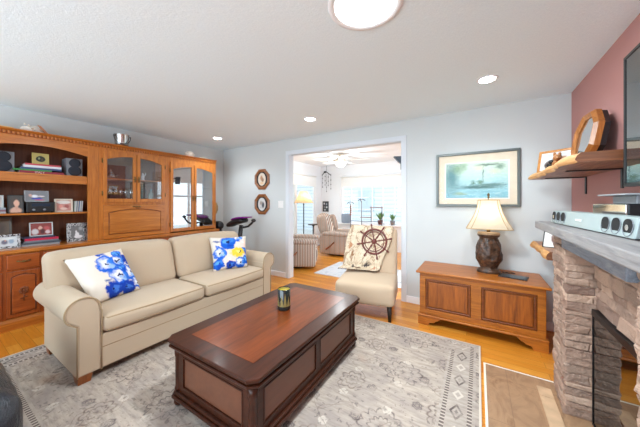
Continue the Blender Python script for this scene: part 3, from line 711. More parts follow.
# lamp on the chest
lx, ly, lz = 0.095, 3.285, ch
lamp = thing('table_lamp', 'lit table lamp with carved dark brown vase base and cream bell shade', 'lamp', (lx, ly, lz))
k = NT('carved_bronze'); n1 = k.noise(k.coord(), 30, 3)
k.base(k.ramp(n1, [(0.35, S(40, 27, 20)), (0.65, S(98, 68, 48))])); k.set(Roughness=0.4); k.bump(n1, 0.7, 0.015); MC = k.m
prof = [(0.108, 0), (0.11, 0.022), (0.098, 0.03), (0.096, 0.04), (0.072, 0.05), (0.090, 0.085), (0.112, 0.14), (0.120, 0.20), (0.114, 0.26), (0.097, 0.315), (0.086, 0.35), (0.084, 0.375), (0.100, 0.39), (0.104, 0.405), (0.098, 0.425), (0.03, 0.43)]
def leafy(t, h):
    if 0.055 < h < 0.36: return 1 + 0.055 * math.cos(7 * t + 2.0 * math.sin(h * 18)) + 0.05 * abs(math.cos(3.5 * t + 9 * h)) * math.cos(40 * h) + 0.025 * math.cos(21 * t - 30 * h)
    return 1
pf = []
for i in range(len(prof) - 1):
    for s in range(4): t = s / 4; pf.append((prof[i][0] * (1 - t) + prof[i + 1][0] * t, prof[i][1] * (1 - t) + prof[i + 1][1] * t))
pf.append(prof[-1])
MB().lathe(pf, (lx, ly, lz), 60, sy=0.72, mod=leafy).build('base', MC, lamp)
MB().lathe([(0.104, 0.405), (0.106, 0.412), (0.098, 0.43), (0.03, 0.434)], (lx, ly, lz), 40, sy=0.72).build('collar', plain('tan_rim', S(168, 140, 108), 0.4), lamp)
m = MB(); m.lathe([(0.018, 0.43), (0.018, 0.455), (0.010, 0.46), (0.010, 0.50), (0.022, 0.505), (0.022, 0.56)], (lx, ly, lz), 16); m.tube([(lx, ly, lz + 0.56), (lx, ly, lz + 0.80)], 0.004)
m.build('stem', M_BRASS, lamp)
MB().ball((lx, ly, lz + 0.60), 0.03, scale=(1, 1, 1.3)).build('bulb', glow('lamp_bulb', (1, 0.86, 0.66, 1), 8), lamp)
k = NT('lamp_shade_cloth'); k.base(S(228, 218, 196)); k.set(Roughness=0.9)
trl = k.n('ShaderNodeBsdfTranslucent'); trl.inputs[0].default_value = S(240, 230, 210); mx = k.n('ShaderNodeMixShader'); mx.inputs[0].default_value = 0.55
k.l(k.b.outputs[0], mx.inputs[1]); k.l(trl.outputs[0], mx.inputs[2]); k.l(mx.outputs[0], k.t.nodes['Material Output'].inputs[0]); M_LSHADE = k.m
S0, S1 = 0.475, 0.775
def shade_pt(cidx, v, off=0.0):
    # flared eight-sided profile: wide sides with narrow clipped corners
    r = 0.105 + 0.125 * (1 - v) ** 1.7 + off
    a = [math.radians(x) for x in (-38, 38, 52, 128, 142, 218, 232, 308)][cidx % 8]
    return Vector((lx + r * math.cos(a) * 1.12, ly + r * math.sin(a) * 0.95, lz + S0 + (S1 - S0) * v))
def shade_fn(u, v):
    t = u * 8; i = int(min(7, math.floor(t))); f = t - i
    return shade_pt(i, v).lerp(shade_pt(i + 1, v), f)
sh = MB().sheet(shade_fn, 32, 10, 0.0, False).build('lamp_shade', M_LSHADE, lamp, fix=False)
M_TRIM = fabric('tan_trim', S(196, 170, 130)); m = MB()
for i in range(8): m.tube([shade_pt(i, v / 8, 0.002) for v in range(9)], 0.0035, 6)
for v in (0.0, 1.0): m.tube([shade_fn(i / 32, v) for i in range(32)], 0.005, 6, closed=True)
m.build('shade_trim', M_TRIM, sh)
MB().lathe([(0.004, 0.795), (0.012, 0.803), (0.006, 0.815), (0.015, 0.832), (0.003, 0.853)], (lx, ly, lz), 14).build('finial', M_BRASS, lamp)
add_light('table_lamp_bulb', 'POINT', (lx, ly, lz + 0.62), 3.6, (1.0, 0.90, 0.76), 0.035)

t = thing('tablet', 'black tablet lying on the oak chest beside the lamp', 'tablet', (0.30, 3.21, ch + 0.0005))
T = Rz((0.30, 3.20, ch + 0.0005), -14)
MB(T).box((-0.115, -0.075, 0), (0.115, 0.075, 0.009), 0.003).build('case', M_BLACK, t)
MB(T).box((-0.100, -0.064, 0.0091), (0.100, 0.064, 0.0098)).build('screen', plain('black_screen', S(30, 34, 40), 0.12), t)
m = MB(); m.tube([(0.20, 3.285, ch + 0.004), (0.24, 3.36, ch + 0.004), (0.30, 3.40, ch + 0.004), (0.33, 3.35, ch + 0.004), (0.28, 3.32, ch + 0.004), (0.22, 3.38, ch + 0.004), (0.16, 3.44, ch + 0.004), (0.12, 3.485, ch + 0.004)], 0.003, 6)
tag(m.build('charging_cable', M_BLACK), 'thin black cable curling behind the tablet on the oak chest', 'cable')

# ------------------------------------------------------------------ picture over the chest
def painting_mat():
    k = NT('lake_print'); uv = k.coord('UV'); u, v, _ = k.sep(uv)
    n1 = k.noise(k.mapping(uv, (6, 9, 1)), 3, 5, 0.6); n2 = k.noise(k.mapping(uv, (3, 22, 1)), 2.2, 4, 0.6)
    sky = k.ramp(k.math('ADD', v, k.math('MULTIPLY', k.math('SUBTRACT', n1, 0.5), 0.5)), [(0.0, S(120, 180, 196)), (0.3, S(150, 200, 208)), (0.5, S(166, 206, 206)), (0.72, S(190, 218, 200)), (1.0, S(206, 222, 206))])
    c = k.mix(k.math('MULTIPLY', k.ramp(n2, [(0.5, (0,) * 3), (0.62, (0.6,) * 3)]), 0.8), sky, S(208, 230, 230))
    it = [(.10, .60, .17, .55, S(84, 138, 142), .8), (.20, .85, .16, .22, S(128, 164, 128), .9), (.30, .92, .10, .16, S(150, 178, 150), .8), (.55, .30, .42, .07, S(74, 112, 108), .6), (.72, .36, .30, .05, S(96, 134, 128), .6), (.46, .42, .05, .10, S(92, 132, 118), .7), (.58, .44, .06, .09, S(104, 142, 120), .7), (.62, .70, .012, .36, S(96, 128, 128), .6), (.70, .92, .26, .05, S(104, 132, 112), .7), (.88, .86, .10, .10, S(120, 150, 130), .8), (.25, .12, .16, .06, S(150, 176, 150), .7), (.55, .84, .12, .10, S(212, 220, 190), .9), (.80, .74, .14, .10, S(206, 216, 190), .9), (.60, .18, .30, .04, S(128, 178, 190), .6)]
    c = k.blobs(uv, c, it, 0.05, 14)
    sp = k.noise(uv, 34, 4, 0.75); left = k.math('SUBTRACT', 1.0, k.math('MULTIPLY', u, 3.0), None, True)
    band = k.math('SUBTRACT', 1.0, k.math('MULTIPLY', k.math('ABSOLUTE', k.math('SUBTRACT', v, 0.34)), 7.0), None, True)
    c = k.mix(k.math('MULTIPLY', k.ramp(sp, [(0.50, (0,) * 3), (0.56, (0.9,) * 3)]), k.math('ADD', k.math('ADD', k.math('MULTIPLY', left, 0.9), k.math('MULTIPLY', band, 0.7)), 0.12, None, True)), c, S(56, 96, 104))
    c = k.mix(k.math('MULTIPLY', k.ramp(k.noise(uv, 52, 3, 0.7), [(0.60, (0,) * 3), (0.66, (0.8,) * 3)]), k.math('ADD', left, 0.08, None, True)), c, S(206, 222, 214))
    k.base(c); k.set(Roughness=0.5); return k.m
px0, px1, pz0, pz1 = -0.445, 0.392, 1.285, 1.93
pic = thing('framed_picture', 'blue-green lake print in a cream mat and dark grey frame above the chest', 'picture', ((px0 + px1) / 2, 3.5, pz0))
def frame4(mb, x0, x1, z0, z1, wd, ya, yb, bev=0.004):
    mb.box((x0, ya, z0), (x1, yb, z0 + wd), bev); mb.box((x0, ya, z1 - wd), (x1, yb, z1), bev); mb.box((x0, ya, z0 + wd + .0003), (x0 + wd, yb, z1 - wd - .0003), bev); mb.box((x1 - wd, ya, z0 + wd + .0003), (x1, yb, z1 - wd - .0003), bev)
m = MB(); frame4(m, px0, px1, pz0, pz1, 0.028, 3.486, 3.518); m.build('frame', plain('grey_green_frame', S(96, 102, 100), 0.35, 0.3), pic)
MB().box((px0 + 0.029, 3.503, pz0 + 0.029), (px1 - 0.029, 3.517, pz1 - 0.029)).build('mat', plain('cream_mat', S(226, 212, 190), 0.8), pic)
MB().box((px0 + 0.095, 3.501, pz0 + 0.09), (px1 - 0.095, 3.5028, pz1 - 0.115)).build('inner_border', M_PAPER, pic)
a0, a1, b0, b1 = px0 + 0.108, px1 - 0.108, pz0 + 0.103, pz1 - 0.128
MB().sheet(lambda u, v: (a0 + (a1 - a0) * u, 3.5002, b0 + (b1 - b0) * v), 1, 1).build('print', painting_mat(), pic)
MB().box((px0 + 0.029, 3.4965, pz0 + 0.029), (px1 - 0.029, 3.498, pz1 - 0.029)).build('glass', clear_glass('picture_glass', -0.028), pic)

# ------------------------------------------------------------------ wall cabinets (three units side by side)
HX0, HXF, HXB = -4.575, -4.25, -4.13      # back, upper front, base front
ZT, ZL = 2.125, 0.84                      # top, ledge
M_CGLASS = clear_glass('cabinet_glass', 0.10)
def arch(y0, y1, zs, rise, n=14):
    """points of a shallow arch from y0 to y1"""
    return [(y0 + (y1 - y0) * i / n, zs + rise * (1 - (2 * i / n - 1) ** 2)) for i in range(n + 1)]
def handle(parent, y, z, x, horizontal=True, name='handle', s=0.04):
    m = MB(); d = (0, 1, 0) if horizontal else (0, 0, 1)
    P = lambda t, o: (x + o, y + d[1] * t, z + d[2] * t - (0.006 * (1 - (t / s) ** 2) if horizontal else 0))
    m.tube([P(-s, 0.0), P(-s, 0.012), P(-s * .5, 0.02), P(0, 0.022), P(s * .5, 0.02), P(s, 0.012), P(s, 0.0)], [0.006, 0.006, 0.005, 0.007, 0.005, 0.006, 0.006], 8)
    for q in (-s, s):
        c = P(q, 0.002); m.ball(c, 0.011, 10, 6, (0.35, 1.3 if horizontal else .8, .8 if horizontal else 1.3))
    c = P(0, 0.003); m.ball(c, 0.012, 10, 6, (0.3, 1.7, .9))
    return m.build(name, M_BRASS, parent)
def unit(name, label, y0, y1, wood_v, wood_h):
    r = thing(name, label, 'cabinet', ((HX0 + HXB) / 2, (y0 + y1) / 2, 0)); e = 0.001
    a, b = y0 + e, y1 - e
    # upper box
    m = MB(); m.box((HX0, a, ZL), (HXF + 0.0, a + 0.02, ZT - 0.06)); m.box((HX0, b - 0.02, ZL), (HXF, b, ZT - 0.06)); m.box((HX0, a + 0.0205, 2.03), (HXF - 0.02, b - 0.0205, 2.05))
    m.build('carcass', wood_v, r)
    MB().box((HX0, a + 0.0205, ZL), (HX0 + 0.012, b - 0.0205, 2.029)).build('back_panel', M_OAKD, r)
    # cornice with a dentil band
    m = MB(); m.prism([(HX0, ZT - 0.06), (HXF + 0.016, ZT - 0.06), (HXF + 0.022, ZT - 0.05), (HXF + 0.024, ZT - 0.028), (HXF + 0.042, ZT - 0.014), (HXF + 0.055, ZT - 0.004), (HXF + 0.055, ZT), (HX0, ZT)], 'y', a, b)
    n = int((b - a) / 0.032)
    for i in range(n): q = a + (i + 0.25) * (b - a) / n; m.box((HXF + 0.012, q, ZT - 0.058), (HXF + 0.044, q + 0.017, ZT - 0.029))
    m.build('cornice', wood_h, r)
    # base
    m = MB(); m.box((HX0, a, 0.10), (HXB - 0.022, b, 0.80)); m.build('base_carcass', wood_v, r)
    MB().box((HX0, a, 0.801), (HXB + 0.012, b, ZL - 0.001), 0.006).build('ledge', wood_h, r)
    m = MB(); m.box((HX0, a, 0.0), (HXB + 0.004, b, 0.085), 0.003); m.prism([(HXB - 0.02, 0.0855), (HXB + 0.006, 0.0855), (HXB - 0.012, 0.118), (HXB - 0.02, 0.118)], 'y', a, b); m.build('plinth', wood_h, r)
    nb = 4 if y1 - y0 > 1 else 3; bw = (b - a) / nb
    M_RP = M_OAKRH; M_RV = M_OAKR
    m = MB()
    for i in range(nb + 1): c = a + i * bw; m.box((HXB - 0.0215, max(a, c - 0.014), 0.12), (HXB - 0.002, min(b, c + 0.014), 0.80))
    m.box((HXB - 0.0215, a + 0.0145, 0.612), (HXB - 0.003, b - 0.0145, 0.632)); m.build('face_frame', M_RV, r)
    for i in range(nb):
        c0, c1 = a + i * bw + 0.015, a + (i + 1) * bw - 0.015
        dr = MB().box((HXB - 0.0205, c0, 0.634), (HXB + 0.010, c1, 0.785), 0.007).build('drawer', M_RP, r)
        handle(dr, (c0 + c1) / 2, 0.715, HXB + 0.010)
        d = MB(); d.box((HXB - 0.0205, c0, 0.130), (HXB + 0.008, c1, 0.610), 0.004); dd = d.build('door', M_RV, r)
        p = MB(); q0, q1 = c0 + 0.035, c1 - 0.035
        p.prism([(q0, 0.175), (q1, 0.175)] + arch(q0, q1, 0.545, 0.025)[::-1], 'x', HXB + 0.0085, HXB + 0.016, 0.006); pp = p.build('raised_panel', M_OAKRH, dd)
        g = MB(); g.tube([(HXB + 0.0085, q0 - 0.006, 0.169), (HXB + 0.0085, q1 + 0.006, 0.169)] + [(HXB + 0.0085, y, z + 0.006) for (y, z) in arch(q0 - 0.004, q1 + 0.004, 0.545, 0.026)[::-1]], 0.0045, 6, closed=True)
        g.build('groove', M_GROOVE, dd)
        cv = MB(); cy = (c0 + c1) / 2
        for s in range(8):
            an = s * PI / 4; cv.ball((HXB + 0.017, cy + 0.024 * math.cos(an), 0.40 + 0.03 * math.sin(an)), 0.014, 8, 6, (0.3, 1, 1))
        cv.ball((HXB + 0.018, cy, 0.40), 0.011, 8, 6, (0.4, 1, 1)); cv.tube([(HXB + 0.017, cy, 0.37), (HXB + 0.017, cy, 0.29)], 0.004, 6); cv.ball((HXB + 0.017, cy + 0.014, 0.33), 0.012, 8, 6, (0.3, 1.2, .6)); cv.ball((HXB + 0.017, cy - 0.014, 0.32), 0.012, 8, 6, (0.3, 1.2, .6))
        cv.build('carving', plain('carved_detail', S(116, 60, 26), 0.45), dd)
    return r

# open shelf unit
UA0, UA1 = 0.25, 1.31
ua = unit('shelf_cabinet', 'open-shelved oak wall cabinet with arched top, drawers and carved doors at the near end', UA0, UA1, M_OAK, M_OAKH)
a, b = UA0 + 0.001, UA1 - 0.001; oi0, oi1 = 0.355, 1.205
MB().box((HXF, a, ZL), (HXF + 0.02, oi0, ZT - 0.0605)).build('stile', M_OAK, ua)
MB().box((HXF, oi1, ZL), (HXF + 0.02, b, ZT - 0.0605)).build('stile', M_OAK, ua)
MB().prism([(oi0 + .0005, ZT - 0.0605)] + arch(oi0 + .0005, oi1 - .0005, 1.915, 0.067) + [(oi1 - .0005, ZT - 0.0605)], 'x', HXF, HXF + 0.02).build('arched_rail', M_OAKH, ua)
for z in (1.665, 1.215):
    MB().box((HX0 + 0.013, a + 0.021, z - 0.018), (HXF - 0.001, b - 0.021, z)).build('shelf', M_OAKH, ua)
MB().box((HXF - 0.03, oi0 - 0.05, 1.565), (HXF - 0.012, oi1 + 0.05, 1.646)).build('shelf_rail', M_OAKH, ua)

def glass_door(parent, y0, y1, z0, z1, hinge_left, rise=0.03, sl=0.042):
    """glazed door: the top edge of the glass is half an arch, high at the middle stile"""
    x0, x1 = HXF + 0.0205, HXF + 0.042
    m = MB(); m.box((x0, y0, z0), (x1, y0 + sl, z1), 0.003); m.box((x0, y1 - sl, z0), (x1, y1, z1), 0.003); m.box((x0, y0 + sl + .0003, z0), (x1, y1 - sl - .0003, z0 + sl + 0.01), 0.003)
    g0, g1 = y0 + sl + .0003, y1 - sl - .0003
    n = 10; pts = []
    for i in range(n + 1):
        t = i / n; hgt = (t if hinge_left else 1 - t); pts.append((g0 + (g1 - g0) * t, z1 - 0.115 + 0.06 * (1 - (1 - hgt) ** 2)))
    m.prism([(g0, z1)] + pts + [(g1, z1)], 'x', x0, x1)
    d = m.build('door', M_OAK, parent)
    tw = 0.0 if hinge_left or z0 > 1 else 0.016
    MB().prism([(x0 + 0.003, g0 + .001), (x0 + 0.005, g0 + .001), (x0 + 0.005 + tw, g1 - .001), (x0 + 0.003 + tw, g1 - .001)], 'z', z0 + sl + 0.012, z1 - 0.056).build('glass', M_CGLASS, d)
    hy = y1 - sl / 2 if hinge_left else y0 + sl / 2
    handle(d, hy, (z0 + z1) / 2 - 0.02, x1, False, 's_handle' if False else 'handle', 0.032)
    yy = y0 - 0.008 if hinge_left else y1 + 0.008
    for z in (z0 + 0.12, z1 - 0.14):
        MB().tube([(x1 - 0.008, yy, z - 0.03), (x1 - 0.008, yy, z + 0.03)], 0.008, 8).build('hinge', M_BRASS, d)
# centre unit: two glass doors over a drop-front panel
UB0, UB1 = 1.31, 2.18
ub = unit('glass_cabinet', 'oak wall cabinet in the middle with two small glass doors above a drop-front panel', UB0, UB1, M_OAK, M_OAKH)
a, b = UB0 + 0.001, UB1 - 0.001
m = MB(); m.box((HXF, a, ZL), (HXF + 0.02, a + 0.05, ZT - 0.0605)); m.box((HXF, b - 0.05, ZL), (HXF + 0.02, b, ZT - 0.0605)); m.box((HXF, a + 0.0505, 2.0), (HXF + 0.02, b - 0.0505, ZT - 0.0605)); m.box((HXF, a + 0.0505, 1.30), (HXF + 0.02, b - 0.0505, 1.345))
m.build('face_frame', M_OAK, ub)
mid = (a + b) / 2
glass_door(ub, a + 0.045, mid - 0.004, 1.335, 2.03, True); glass_door(ub, mid + 0.004, b - 0.045, 1.335, 2.03, False)
d = MB(); d.box((HXF - 0.0, a + 0.0505, ZL + 0.004), (HXF + 0.036, b - 0.0505, 1.297), 0.004); dp = d.build('drop_front', M_OAKH, ub)
p = MB(); q0, q1 = a + 0.11, b - 0.11
p.prism([(q0, 0.91), (q1, 0.91)] + arch(q0, q1, 1.19, 0.045)[::-1], 'x', HXF + 0.0365, HXF + 0.046, 0.009); p.build('raised_panel', M_OAKH, dp)
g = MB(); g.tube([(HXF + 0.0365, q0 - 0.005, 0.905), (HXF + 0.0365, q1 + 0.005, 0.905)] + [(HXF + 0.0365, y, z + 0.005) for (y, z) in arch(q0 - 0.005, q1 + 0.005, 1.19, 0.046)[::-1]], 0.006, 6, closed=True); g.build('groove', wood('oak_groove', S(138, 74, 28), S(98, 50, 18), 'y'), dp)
handle(dp, mid, 1.275, HXF + 0.036, True)
for z in (1.665,):
    MB().box((HX0 + 0.013, a + 0.021, z - 0.014), (HXF - 0.002, b - 0.021, z)).build('shelf', M_OAKH, ub)
MB().box((HX0 + 0.013, a + 0.021, 1.31), (HXF - 0.002, b - 0.021, 1.345)).build('shelf', M_OAKH, ub)
# third unit: taller glass doors
UC0, UC1 = 2.18, 3.07
uc = unit('curio_cabinet', 'oak wall cabinet with two tall reflecting glass doors nearest the back wall', UC0, UC1, M_OAK, M_OAKH)
a, b = UC0 + 0.001, UC1 - 0.001
m = MB(); m.box((HXF, a, ZL), (HXF + 0.02, a + 0.05, ZT - 0.0605)); m.box((HXF, b - 0.05, ZL), (HXF + 0.02, b, ZT - 0.0605)); m.box((HXF, a + 0.0505, 1.955), (HXF + 0.02, b - 0.0505, ZT - 0.0605)); m.build('face_frame', M_OAK, uc)
mid = (a + b) / 2; M_CGLASS0 = M_CGLASS; M_CGLASS = clear_glass('mirror_like_glass', 0.42, (0.72, 0.74, 0.76, 1))
glass_door(uc, a + 0.045, mid - 0.004, 0.855, 1.99, True); glass_door(uc, mid + 0.004, b - 0.045, 0.855, 1.99, False)
M_CGLASS = M_CGLASS0
for z in (1.25, 1.62): MB().box((HX0 + 0.013, a + 0.021, z - 0.008), (HXF - 0.03, b - 0.021, z)).build('shelf', M_OAKH, uc)

# ------------------------------------------------------------------ things on the open shelves
def photo_mat(name, base, items):
    k = NT(name); uv = k.coord('UV'); k.base(k.blobs(uv, base, items, 0.05, 8)); k.set(Roughness=0.35); return k.m
def photo_frame(label, y0, y1, z, hgt, x, mat, pm, wd=0.014, lean=0.12, group=None, depth=0.012):
    """standing photo frame facing the room (+x), leaning back"""
    t = thing('photo_frame', label, 'photo frame', (x, (y0 + y1) / 2, z))
    T = Matrix.Translation((x, 0, z)) @ Matrix.Rotation(-lean, 4, 'Y')
    m = MB(T); h2 = hgt
    m.box((-depth, y0, 0), (0, y1, wd), 0.002); m.box((-depth, y0, h2 - wd), (0, y1, h2), 0.002); m.box((-depth, y0, wd + .0002), (0, y0 + wd, h2 - wd - .0002), 0.002); m.box((-depth, y1 - wd, wd + .0002), (0, y1, h2 - wd - .0002), 0.002)
    m.build('frame', mat, t)
    MB(T).box((-depth + .001, y0 + wd, wd), (-0.005, y1 - wd, h2 - wd)).build('backing', M_BLACK, t)
    MB(T).sheet(lambda u, v: (-0.0045, y0 + wd + (y1 - y0 - 2 * wd) * u, wd + (h2 - 2 * wd) * v), 1, 1).build('photo', pm, t)
    MB(T).prism([(-depth, h2 * 0.6), (-depth, h2 * 0.57), (-depth - 0.001 - hgt * 0.25, 0.012 + hgt * .03), (-depth - 0.006 - hgt * 0.25, 0.012 + hgt * .03)], 'y', (y0 + y1) / 2 - 0.015, (y0 + y1) / 2 + 0.015).build('easel', M_BLACK, t)
    return t
ZA, ZB_, ZC = 1.665, 1.215, ZL - 0.0008
def speaker(y0, y1, z, hgt, label):
    t = thing('bookshelf_speaker', label, 'speaker', (-4.42, (y0 + y1) / 2, z))
    MB().box((-4.54, y0, z + .0005), (-4.35, y1, z + hgt), 0.004).build('cabinet', M_GREYP, t)
    cy = (y0 + y1) / 2
    for zz, r in ((z + hgt * 0.30, 0.062), (z + hgt * 0.74, 0.054)):
        MB().lathe([(r, 0), (r, 0.012), (r * .92, 0.016), (r * .5, 0.011), (0.001, 0.013)], (-4.3495, cy, zz), 24, 'x').build('driver_grille', M_CHAR, t)
speaker(0.455, 0.615, ZA, 0.225, 'grey speaker with round dark grilles at the near end of the top shelf')
speaker(1.035, 1.185, ZA, 0.225, 'grey speaker with round dark grilles by the book stack, next to the cabinet stile')
def book(y0, y1, x0, x1, z, t, c, label, group, rot=0.0, page=True):
    r = thing('book', label, 'book', ((x0 + x1) / 2, (y0 + y1) / 2, z), group)
    cm = plain('book_cover', c, 0.45)
    T = Matrix.Translation(((x0 + x1) / 2, (y0 + y1) / 2, z + .0004)) @ Matrix.Rotation(rot, 4, 'Z'); hx, hy = (x1 - x0) / 2, (y1 - y0) / 2
    m = MB(T); m.box((-hx, -hy, 0), (hx, hy, 0.0025)); m.box((-hx, -hy, t - 0.0029), (hx, hy, t - .0004)); m.box((hx - 0.0025, -hy, 0.0026), (hx, hy, t - 0.003)); m.build('cover', cm, r)
    MB(T).box((-hx + 0.004, -hy + 0.004, 0.0026), (hx - 0.003, hy - 0.004, t - 0.003)).build('pages', M_PAPER, r)
    return r
zz = ZA
GB = 'stacked books on the top shelf'
bk = [(0.645, 1.005, 0.030, S(150, 44, 66), 'dark red book with white lettering at the bottom of the top-shelf stack'),
      (0.60, 0.90, 0.018, S(60, 140, 70), 'green book second from the bottom of the top-shelf stack'),
      (0.655, 0.985, 0.022, S(62, 78, 120), 'slate blue book in the middle of the top-shelf stack'),
      (0.68, 0.985, 0.026, S(220, 222, 226), 'pale grey-white book near the top of the top-shelf stack'),
      (0.69, 0.98, 0.020, S(196, 76, 86), 'rose red book on top of the top-shelf stack under the yellow frame')]
for i, (y0, y1, t, c, lb) in enumerate(bk):
    o = book(y0, y1, -4.52, -4.315 - 0.006 * i, zz, t, c, lb, GB)
    if i == 0:
        fc = bpy.data.curves.new('spine_lettering', 'FONT'); fc.body = 'ITALY'; fc.size = 0.030; fc.extrude = 0.0004; fc.align_x = 'CENTER'; fc.align_y = 'CENTER'
        tmp = bpy.data.objects.new('lettering_curve', fc); COL.objects.link(tmp); bpy.context.view_layer.update()
        me = bpy.data.meshes.new_from_object(tmp.evaluated_get(bpy.context.evaluated_depsgraph_get())); bpy.data.objects.remove(tmp)
        me.materials.clear(); me.materials.append(M_PAPER)
        fo = bpy.data.objects.new('spine_lettering', me); COL.objects.link(fo); fo.parent = o
        fo.rotation_euler = (PI / 2, 0, PI / 2); fo.location = (-4.3145 - o.location.x, 0.80 - o.location.y, 0.0152)
    zz += t + 0.0004
photo_frame('small yellow frame with a dark picture standing on the book stack', 0.755, 0.895, zz, 0.135, -4.40, plain('yellow_frame', S(206, 192, 112), 0.5),
            photo_mat('dark_snapshot', S(196, 184, 112), [(.5, .5, .36, .34, S(40, 50, 40), .15), (.4, .55, .1, .15, S(150, 160, 120), .5), (.6, .45, .08, .2, S(90, 70, 50), .5)]), 0.012)
# middle shelf
for i in range(3):
    lb = ['lowest of three flat cases under the small frame on the middle shelf', 'flat grey case in the middle of three on the middle shelf', 'topmost flat case under the small frame on the middle shelf'][i]
    o = MB().box((-4.50, 0.40, ZB_ + .0005 + i * 0.021), (-4.33, 0.553, ZB_ + 0.020 + i * 0.021), 0.002).build('disc_case', plain('case', [S(188, 190, 196), S(150, 110, 120), S(170, 176, 186)][i], 0.3)); tag(o, lb, 'case', 'flat cases on the middle shelf')
photo_frame('small white frame standing on flat cases at the near end of the middle shelf', 0.44, 0.545, ZB_ + 0.064, 0.135, -4.38, M_SILVER, photo_mat('snapshot_pale', S(216, 214, 212), [(.6, .5, .2, .3, S(120, 90, 80), .4), (.3, .3, .2, .2, S(80, 80, 90), .4)]), 0.010)
photo_frame('black frame with a portrait of a person with bare shoulders beside the music player', 0.567, 0.686, ZB_, 0.205, -4.35, M_BLACK, photo_mat('portrait', S(50, 44, 40), [(.45, .62, .36, .32, S(62, 42, 32), .3), (.5, .10, .48, .26, S(214, 166, 142), .3), (.55, .34, .14, .2, S(206, 156, 132), .4), (.56, .56, .24, .22, S(222, 172, 146), .3)]), 0.008)
cdp = thing('music_player', 'black disc player on the middle shelf under a photo frame', 'stereo', (-4.42, 0.812, ZB_))
MB().box((-4.55, 0.70, ZB_ + .006), (-4.33, 0.928, ZB_ + 0.128), 0.006).build('body', M_BLACK, cdp)
MB().box((-4.3298, 0.74, ZB_ + 0.075), (-4.3285, 0.888, ZB_ + 0.108), 0.0004).build('display', plain('dark_display', S(44, 54, 70), 0.15), cdp)
for (y, r) in ((0.755, 0.012), (0.84, 0.012)): MB().lathe([(r, 0), (r, 0.012), (r * .8, 0.014)], (-4.3298, y, ZB_ + 0.036), 16, 'x').build('knob', M_GREYP, cdp)
m = MB()
for y in (0.72, 0.905):
    for x in (-4.53, -4.35): m.lathe([(0.010, 0.0005), (0.010, 0.006)], (x, y, ZB_), 10)
m.build('foot', M_BLACK, cdp)
photo_frame('silver framed landscape photo with a blue skier on top of the disc player', 0.695, 0.892, ZB_ + 0.1285, 0.130, -4.40, plain('grey_frame', S(140, 142, 146), 0.3, .4), photo_mat('skier', S(128, 130, 136), [(.5, .25, .3, .12, S(60, 70, 180), .3), (.4, .5, .2, .2, S(240, 240, 244), .5), (.22, .6, .1, .18, S(220, 170, 150), .5), (.7, .5, .2, .08, S(232, 220, 220), .4), (.65, .1, .3, .06, S(220, 60, 100), .4)]), 0.010)
photo_frame('cream frame with a pink group photo between the disc player and the upright cases', 0.932, 1.098, ZB_, 0.165, -4.36, plain('cream_frame', S(216, 204, 186), 0.5), photo_mat('group_pink', S(196, 136, 124), [(.5, .82, .6, .2, S(226, 220, 212), .3), (.3, .4, .18, .25, S(226, 150, 138), .4), (.7, .4, .2, .22, S(170, 90, 86), .4), (.5, .2, .3, .15, S(224, 190, 176), .4)]), 0.018)
yy = 1.106
cols = [S(176, 186, 176), S(206, 208, 210), S(120, 140, 150), S(196, 190, 180), S(90, 110, 150), S(208, 212, 214), S(150, 160, 160), S(200, 204, 208)]
desc = ['pale green', 'white', 'teal grey', 'cream', 'blue', 'light grey', 'grey green', 'silver']
for i in range(8):
    o = MB(Matrix.Translation((0, yy, ZB_)) @ Matrix.Rotation(-0.05, 4, 'X')).box((-4.50, 0, .0015), (-4.36, 0.0095, 0.138), 0.001).build('disc_case', plain('spine', cols[i], 0.25))
    tag(o, '%s spined disc case, %s of the upright row by the cabinet stile' % (desc[i], ['first', 'second', 'third', 'fourth', 'fifth', 'sixth', 'seventh', 'last'][i]), 'case', 'upright disc cases on the middle shelf'); yy += 0.0102
# lower shelf (the ledge)
photo_frame('large dim frame at the back of the lower shelf behind the silver frame', 0.40, 0.615, ZC, 0.335, -4.45, plain('pewter_frame', S(96, 92, 86), 0.35, .4), photo_mat('dim_photo', S(120, 104, 84), [(.3, .3, .25, .3, S(200, 190, 120), .5), (.6, .6, .4, .3, S(90, 80, 70), .6)]), 0.02)
k = NT('ornate_pewter'); n1 = k.noise(k.coord(), 70, 2); k.base(k.ramp(n1, [(0.42, S(36, 36, 40)), (0.5, S(176, 178, 180)), (0.7, S(206, 208, 210))])); k.set(Roughness=0.3, Metallic=0.6); k.bump(n1, 0.5, 0.004); M_ORN = k.m
photo_frame('ornate silver frame with a family snapshot at the near end of the lower shelf', 0.47, 0.652, ZC, 0.15, -4.30, M_ORN, photo_mat('family', S(206, 212, 216), [(.35, .45, .2, .3, S(110, 110, 130), .4), (.7, .5, .18, .3, S(150, 170, 190), .4), (.5, .8, .5, .15, S(224, 228, 226), .5), (.4, .6, .06, .1, S(210, 160, 140), .4)]), 0.024)
photo_frame('black and silver mosaic frame with a wedding photo beside the cabinet stile', 1.035, 1.232, ZC, 0.235, -4.33, M_ORN, photo_mat('wedding', S(120, 122, 124), [(.8, .8, .24, .2, S(170, 172, 174), .6), (.58, .14, .40, .16, S(230, 230, 232), .3), (.48, .30, .20, .24, S(232, 232, 234), .3), (.42, .52, .09, .16, S(226, 226, 228), .3), (.41, .72, .05, .06, S(150, 130, 120), .4)]), 0.04)
zz = ZC
GM = 'magazine pile on the lower shelf'
